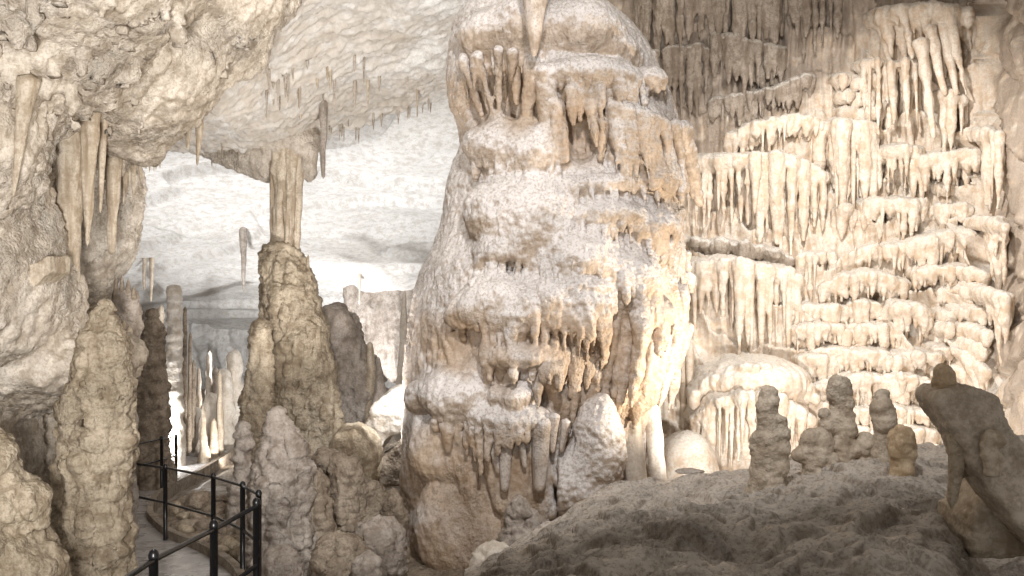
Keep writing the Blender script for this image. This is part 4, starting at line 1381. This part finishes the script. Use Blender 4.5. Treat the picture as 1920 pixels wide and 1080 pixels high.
tag(spike('stalagmite', P(756, 830, 22.0), P(757, 545, 22.0), 0.26, 0.03, M_WHITE, None, seg=18, amp=0.25, seed=9, knob=0.2), 'bright white spire seen along the edge of the great stalagmite', 'stalagmite')

# ------------------------------------------------------------------ stalactites hanging from the ceilings
STAL = [(170, 120, 164, 462, 46, 5, 10.7, M_TAN, 'longest near stalactite, thick at the root, hanging over the ochre stalagmite'),
        (130, 215, 128, 590, 54, 34, 11.5, M_TAN, 'stout blunt stalactite reaching down to the overhanging boulder'),
        (56, 140, 24, 372, 36, 3, 9.2, M_TAN, 'pointed stalactite close to the edge of the picture'),
        (376, 180, 370, 312, 20, 3, 13.0, M_TAN, 'single sharp stalactite at the tip of the hanging vault'),
        (353, 235, 352, 282, 13, 4, 13.1, M_TAN, 'short stub stalactite beside the single sharp one'),
        (212, 290, 209, 478, 28, 12, 12.1, M_TAN, 'straight stalactite next to the longest one'),
        (196, 150, 188, 400, 20, 5, 11.2, M_TAN, 'narrow fin-like stalactite clinging behind the longest one'),
        (232, 280, 231, 382, 12, 4, 12.8, M_TAN, 'small orange-brown stalactite on the slanting rim'),
        (249, 262, 250, 346, 13, 3, 12.9, M_TAN, 'small dark stalactite higher up the slanting rim'),
        (140, 330, 152, 420, 20, 6, 11.7, M_TAN, 'short tapering stalactite between the stout and the longest ones'),
        (108, 480, 118, 540, 16, 3, 11.0, M_TAN, 'small fang under the pale leaning slab'),
        (606, 95, 606, 335, 22, 6, 18.2, M_GREY, 'long grey stalactite above the joined column'),
        (566, 120, 563, 225, 18, 3, 18.0, M_TAN, 'brown stalactite, longer of two on the rough ceiling'),
        (548, 130, 540, 205, 16, 3, 18.2, M_TAN, 'brown stalactite, shorter of two on the rough ceiling'),
        (455, 415, 457, 548, 20, 3, 29.0, M_GREY, 'thin grey stalactite hanging from the white vault'),
        (287, 470, 283, 566, 14, 3, 29.0, M_TAN, 'thin brown stalactite, longer of a pair under the white vault'),
        (272, 470, 270, 545, 12, 3, 29.2, M_TAN, 'thin brown stalactite, shorter of a pair under the white vault'),
        (675, 500, 674, 572, 8, 3, 28.0, M_WHITE, 'small white stalactite above the purplish drapery')]
def root_depth(px, py, d0, d1):
    """distance at which the sight line of a photo pixel meets the ceiling"""
    for d in np.arange(d0, d1, 0.1):
        p = P(px, py, d)
        if p[2] > look(CEIL, p[0], p[1]):
            return d
    return None


for i, (xa, ya, xb, yb, wa, wb, d, mt, lab) in enumerate(STAL):
    if d > 25:
        dn = root_depth(xa, ya + 14, 23.5, 43)
        d = (dn or d) - 0.05
        ya -= 45
    tag(spike('stalactite', P(xa, ya, d), P(xb, yb, d), wa * 0.5 * d / F, wb * 0.5 * d / F, mt, None, seg=22 if wa > 20 else 12, amp=0.22, seed=i + 200, knob=0.2, power=0.85, flare=0.15, step=0.04), lab, 'stalactite', 'stalactites of the ceilings')
r = random.Random(31)
for i in range(22):
    t = (i + r.random()) / 22
    px, py = 405 - 180 * t, 145 + 190 * t
    d = 13.2 - 0.6 * t
    if abs(px - 376) < 10:
        continue
    tag(spike('stalactite', P(px, py - 6, d), P(px, py + r.uniform(22, 62), d), r.uniform(4, 7) * d / F, 0.008, M_TAN, None, seg=8, amp=0.2, seed=i), 'small stalactite in the fringe along the slanting rim of the near vault', 'stalactite', 'fringe of the near vault')
for i in range(26):
    px = r.uniform(495, 640) if i % 4 else r.uniform(640, 845)
    y0 = float(np.interp(px, [500, 620, 700, 840], [150, 130, 120, 130])) + r.uniform(-30, 50)
    d = root_depth(px, y0 - 8, 8, 20)
    if d is None:
        continue
    tag(spike('stalactite', P(px, y0 - 22, d), P(px, y0 + r.uniform(10, 60), d), r.uniform(2.5, 5) * d / F, 0.01, (M_CEILN, M_CEILN, M_TAN)[i % 3], None, seg=10, amp=0.3, seed=i + 9, flare=0.4, knob=0.3), 'small stalactite among the drips on the rough ceiling', 'stalactite', 'drips of the rough ceiling')
for i in range(46):
    px = r.uniform(395, 848)
    py = float(np.interp(px, [380, 500, 620, 700, 840], [292, 318, 264, 228, 194])) - r.uniform(2, 30)
    d = root_depth(px, py, 9, 20.6)
    if d is None or d < 12:
        continue
    tag(spike('stalactite', P(px, py - 14, d), P(px, py + r.uniform(8, 38), d), r.uniform(2.0, 4.2) * d / F, 0.008, M_CEILN, None, seg=8, amp=0.3, seed=i + 70, flare=0.5, knob=0.3, step=0.04),
        'thin straw stalactite along the broken lip of the rough ceiling', 'stalactite', 'straws along the ceiling lip')
# the pale slab leaning out of the left wall
S = Sculpt(P(0, 600, 10.2) - np.array((0, 0.4, 0)), P(130, 460, 10.8) + np.array((0.1, 0.4, 0.1)), 0.022)
S.poly([(18, 572), (26, 536), (60, 505), (112, 478), (116, 512), (80, 540), (52, 578)], 10.5, 0.22, 0.05)
tag(finish('rock_slab', S, M_TAN, [('fbm', 2.0, 0.03), ('pop', 12, 0.012)]), 'smooth pale tan slab leaning out of the left wall', 'rock')
# near outcrop at the left bottom
S = Sculpt(P(-140, 1240, 7.6) - np.array((0, 0.9, 0)), P(110, 780, 8.6) + np.array((0.3, 0.8, 0)), 0.024)
for (px, py, rx, ry, rd, rot) in ((-40, 990, 70, 120, 0.5, 0.4), (5, 1030, 62, 110, 0.5, 0.5), (30, 940, 26, 56, 0.3, 0.5), (66, 950, 12, 40, 0.2, 0.3), (-8, 880, 24, 60, 0.3, 0.3), (55, 1090, 42, 80, 0.4, 0.2)):
    S.ell(P(px, py, 8.1), (rx * 8.1 / F, rd, ry * 8.1 / F), 0.06, False, rot)
tag(finish('rock_outcrop', S, M_OCHRE, [('fbm', 1.8, 0.08), ('ridge', 3.0, 0.07), ('ridge', 8.0, 0.025), ('pop', 9, 0.03)]), 'craggy pale outcrop in the bottom corner left of the ochre stalagmite', 'rock')
print('left', round(time.time() - T0, 1))

# ================================================================== MOUND WITH SMALL STALAGMITES, LOWER RIGHT
mpx = np.linspace(880, 2250, 360)
cr_y = np.interp(mpx, [880, 920, 960, 1000, 1050, 1120, 1180, 1300, 1420, 1470, 1520, 1600, 1700, 1760, 1850, 1950, 2250], [1085, 1062, 1030, 1008, 980, 934, 912, 900, 892, 880, 866, 858, 850, 844, 840, 840, 845])
cr_d = np.interp(mpx, [880, 1000, 1100, 1250, 1500, 1800, 2250], [8.6, 9.4, 10.2, 11.0, 11.2, 11.2, 10.6])
rows = []
TT = np.concatenate([np.linspace(0, 1, 230), np.linspace(1.012, 2, 60)])
for t in TT:
    C = np.stack([(mpx - 960) / F * cr_d, cr_d, (540 - cr_y) / F * cr_d], -1)
    N0 = np.stack([(mpx - 960) / F * 4.6, np.full(len(mpx), 4.6), np.full(len(mpx), (540 - 1260) / F * 4.6)], -1)
    if t <= 1:
        p = N0 + (C - N0) * t
        p[:, 2] += 0.10 * math.sin(math.pi * t) - 0.10 * (1 - t)
    else:
        s = t - 1
        p = C + np.stack([0 * mpx, np.full(len(mpx), 1.9 * s), np.full(len(mpx), -0.1 * s - 1.9 * s * s)], -1)
    e_ = 1 / (1 + np.exp(-((p[:, 0] / p[:, 1] * F + 960) - 1800) / 14.0))
    p[:, 2] -= 0.75 * e_ * np.clip((10.0 - p[:, 1]) / 1.5, 0, 1)
    rows.append(p)
v = np.stack(rows, 1)
q = grid_quads(len(mpx), len(TT))
sh_ = v.shape
v = v.reshape(-1, 3)
n = vnormals(v, q)
if n[:, 2].mean() < 0:
    n = -n
    q = q[:, ::-1]
soft = np.clip(1.35 - np.tile(TT, len(mpx)), 0.35, 1)
pw = v[:, 1] * 1.25 + 1.5 * fbm(v, (0.55, 0.3, 0.3), 3, 0.5, 5.0) + 0.25 * v[:, 0]
fw = pw - np.floor(pw)
sw = np.clip(fw / 0.16, 0, 1)
sw = sw * sw * (3 - 2 * sw) - fw                                   # lobes: steep front, gently falling back
pw2 = v[:, 1] * 3.1 + 1.6 * fbm(v, (1.3, 0.6, 0.6), 3, 0.5, 9.0)
fw2 = pw2 - np.floor(pw2)
sw2 = np.clip(fw2 / 0.2, 0, 1)
sw2 = sw2 * sw2 * (3 - 2 * sw2) - fw2
lob = (0.16 * sw * np.clip(0.5 + fbm(v, 0.7, 2), 0, 1.2) + 0.08 * sw2) * np.clip(1.2 - np.tile(TT, len(mpx)) * 0.7, 0, 1) * (np.tile(TT, len(mpx)) <= 1.02)
dd = lob + disp(v, [('fbm', 0.8, 0.09)]) + soft * disp(v, [('ridge', (0.9, 2.2, 2.2), 0.07, 3.0), ('pop', (1.6, 3.6, 3.6), 0.12), ('pop', (4, 8, 8), 0.055), ('pop', (12, 14, 14), 0.03), ('ridge', (5, 9, 9), 0.02)])
v = v + n * dd[:, None]
structure(link('mound_terrain', mesh_np('mound_terrain', v, q), M_MUD), 'dark rippled calcite mound filling the lower right')

st_ = stone('stone', P(1296, 884, 10.6), (0.16, 0.12, 0.035), M_GREY, 5)
tag(st_, 'small flat grey stone lying on the crest of the mound', 'stone')


def mound_stal(px, y0, y1, wa, wb, d, mat, lab, lumps=26, lobes=(), seed=0, spec=None, foot=40):
    def ex(S):
        for (lx, ly, lr) in lobes:
            S.ell(P(lx, ly, d - 0.03), (lr * d / F * 0.78, lr * d / F * 0.8, lr * 0.75 * d / F), 0.07)
    o = outline_rock('stalagmite', [(y1, px - wb * 0.32, px + wb * 0.32), (y1 + 7, px - wb * 0.48, px + wb * 0.48), (y1 + 0.3 * (y0 - y1), px - wb * 0.55, px + wb * 0.55), (y1 + 0.65 * (y0 - y1), px - wa * 0.42, px + wa * 0.42), (y0, px - wa / 2, px + wa / 2), (y0 + foot, px - wa * 0.55, px + wa * 0.55)],
                     d, mat, spec or [('fbm', 2.4, 0.012), ('pop', (7, 7, 14), 0.02), ('ridge', (8, 8, 14), 0.012), ('pop', 22, 0.01)], lumps=lumps, seed=seed, h=0.015, lump=(0.08 * wa * d / F, 0.2 * wa * d / F), flat=0.5, extra=ex, inset=0.98, ribs=14)
    tag(o, lab, 'stalagmite', 'small stalagmites on the mound')
    return o


mound_stal(1440, 900, 725, 66, 30, 9.1, M_PALE, 'tallest candle-like stalagmite on the mound, in front of the dome', lobes=((1466, 790, 12), (1468, 815, 15), (1466, 845, 17), (1464, 875, 18)), seed=1)
mound_stal(1578, 865, 708, 46, 32, 9.9, M_PALE, 'crooked knobbly stalagmite on the mound, second from the dome', lobes=((1545, 775, 12), (1550, 800, 18), (1562, 740, 14), (1605, 840, 16), (1590, 800, 18), (1566, 718, 15)), seed=2, lumps=34)
mound_stal(1531, 880, 806, 52, 38, 9.5, M_PALE, 'squat mushroom-shaped stalagmite at the foot of the crooked one', lobes=((1500, 852, 18), (1545, 825, 18), (1515, 822, 16), (1560, 866, 14)), seed=3)
mound_stal(1656, 885, 733, 40, 25, 9.6, M_PALE, 'finger-shaped stalagmite on the mound beside the honey-coloured stump', lobes=((1652, 765, 19), (1660, 790, 22)), seed=4)
mound_stal(1622, 870, 812, 36, 26, 9.9, M_PALE, 'small dark knob between the crooked and the finger-shaped stalagmite', lobes=((1612, 835, 14),), seed=5)
mound_stal(1691, 900, 803, 46, 44, 9.15, M_ORANGE, 'honey-coloured translucent stump with a flat top on the mound', lumps=4, seed=6)
sl = empty('leaning_slab', 'grey broken slab leaning over the mound at the far right', 'rock')
S = Sculpt(P(1700, 1120, 6.9) - np.array((0, 0.7, 0)), P(2030, 690, 7.5) + np.array((0.1, 0.7, 0.1)), 0.022)
S.poly([(1735, 744), (1744, 730), (1800, 726), (1846, 744), (1872, 800), (1900, 840), (1960, 890), (2010, 940), (2010, 1085), (1936, 1022), (1884, 966), (1838, 910), (1802, 856), (1778, 806), (1756, 776)], 7.0, 0.16, 0.03, 0.005)
finish('slab', S, M_PALE, [('ridge', 2.5, 0.022), ('ridge', 8.0, 0.014), ('ridge', 19, 0.008)], sl, it=0)
spike('drip', P(1800, 800, 6.95), P(1784, 955, 6.9), 0.085, 0.03, M_OCHRE, sl, seg=18, amp=0.2, seed=4, knob=0.2)
spike('drip', P(1812, 850, 7.05), P(1800, 900, 7.05), 0.07, 0.04, M_OCHRE, sl, seg=14, amp=0.2, seed=5, knob=0.2)
for i, (px, y0, y1, wv, d, mt, lab) in enumerate(((1768, 730, 686, 25, 7.0, M_ORANGE, 'orange translucent stump on top of the leaning slab'), (1860, 862, 812, 27, 6.75, M_TAN, 'yellowish stump growing on the side of the leaning slab'))):
    mound_stal(px, y0, y1, wv, wv * 0.86, d, mt, lab, lumps=0, seed=20 + i, foot=6)
S = Sculpt(P(1750, 1080, 6.8) - np.array((0, 0.6, 0)), P(1920, 870, 7.3) + np.array((0.1, 0.7, 0.1)), 0.022)
S.poly([(1792, 960), (1830, 895), (1862, 915), (1895, 965), (1890, 1010), (1850, 1045), (1790, 1040)], 7.45, 0.28, 0.05)
tag(finish('rock_block', S, M_TAN, [('fbm', 1.2, 0.03), ('ridge', (1.5, 1.5, 10.0), 0.035), ('pop', 12, 0.01)]), 'layered tan block propped under the leaning slab', 'rock')
S = Sculpt(P(1840, 1000, 10.8) - np.array((0, 0.8, 0)), P(2100, 780, 11.8) + np.array((0.1, 0.8, 0.2)), 0.035)
S.ell(P(1960, 930, 11.3), (0.75, 0.6, 0.62), 0.1, False, -0.5)
tag(finish('boulder', S, M_MUD, [('fbm', 1.2, 0.08), ('ridge', 3, 0.05), ('pop', 8, 0.02)]), 'dark boulder behind the leaning slab at the picture edge', 'boulder')
print('mound', round(time.time() - T0, 1))

# ================================================================== RAILINGS
def railing(label, posts, rails, rp, rr, ends=((None, None))):
    """posts: (px, py top, d, height); rails: heights below the top"""
    root = empty('railing', label, 'railing', 'black railings of the path')
    tops = []
    for (px, py, d, hgt) in posts:
        t = P(px, py, d)
        tops.append(t)
        po = pipe('post', [t - np.array((0, 0, hgt + 0.1)), t - np.array((0, 0, 0.035))], rp, M_STEEL, root, 14)
        pipe('cap', [t - np.array((0, 0, 0.036)), t - np.array((0, 0, 0.012)), t + np.array((0, 0, 0.012)), t + np.array((0, 0, 0.024))], [rp * 1.12, rp * 1.15, rp * 0.85, rp * 0.2], M_STEEL, po, 14)
    pre, post_ = ends
    for dz in rails:
        pts = [t - np.array((0, 0, dz)) for t in tops]
        if pre is not None:
            pts = [np.array(pre) - np.array((0, 0, dz))] + pts
        if post_ is not None:
            pts = pts + [np.array(post_) - np.array((0, 0, dz))]
        pipe('handrail' if dz < 0.2 else 'mid_rail', pts, rr, M_STEEL, root, 10)
    return root


railing('black steel railing nearest the camera, with a polished sloping handrail', [(288, 1036, 6.5, 1.05), (401, 980, 7.35, 1.05), (481, 938, 8.3, 1.05)], (0.05, 0.55), 0.031, 0.019, (P(190, 1098, 5.7), None))
railing('black steel railing across the path, running from the corner towards the far chamber', [(485, 922, 10.0, 1.0), (455, 906, 11.0, 1.0), (400, 890, 12.3, 1.0), (310, 873, 13.8, 1.0), (225, 862, 15.3, 1.0)], (0.03, 0.52), 0.030, 0.017, (None, None))
railing('distant black railing where the path bends, beside the lit cluster', [(228, 836, 17.0, 0.95), (303, 820, 18.2, 0.95), (330, 816, 20.0, 0.95), (312, 812, 22.0, 0.95)], (0.03, 0.42), 0.030, 0.016, (None, None))
railing('farthest short railing behind the distant one, at the foot of the dark stalagmite', [(268, 806, 22.5, 0.95), (240, 812, 21.5, 0.95)], (0.03, 0.42), 0.030, 0.016, (None, P(325, 804, 24.0)))

# ------------------------------------------------------------------ loose stones beside the path
r = random.Random(77)
for i in range(70):
    y = r.uniform(9.6, 17.5)
    xr = float(np.interp(y, [9.6, 11, 12.3, 13.8, 15.4, 17.5], [-2.4, -2.85, -3.6, -4.7, -5.6, -6.2]))
    x = xr + r.uniform(0.15, 1.7)
    s = r.uniform(0.09, 0.26)
    stone('stone', (x, y, look(FLOOR, x, y) + s * 0.2), (s * r.uniform(0.9, 1.5), s, s * r.uniform(0.5, 0.9)), (M_BROWN, M_OCHRE, M_BROWN)[i % 3], i)
    tag(bpy.data.objects[-1] if False else COL.objects[-1], 'loose brown stone in the rubble beside the path', 'stone', 'rubble beside the path')
print('done', round(time.time() - T0, 1), 'tris', sum(sum(len(p.vertices) - 2 for p in []) for _ in [0]) or sum(len(m.loops) for m in bpy.data.meshes) // 2)
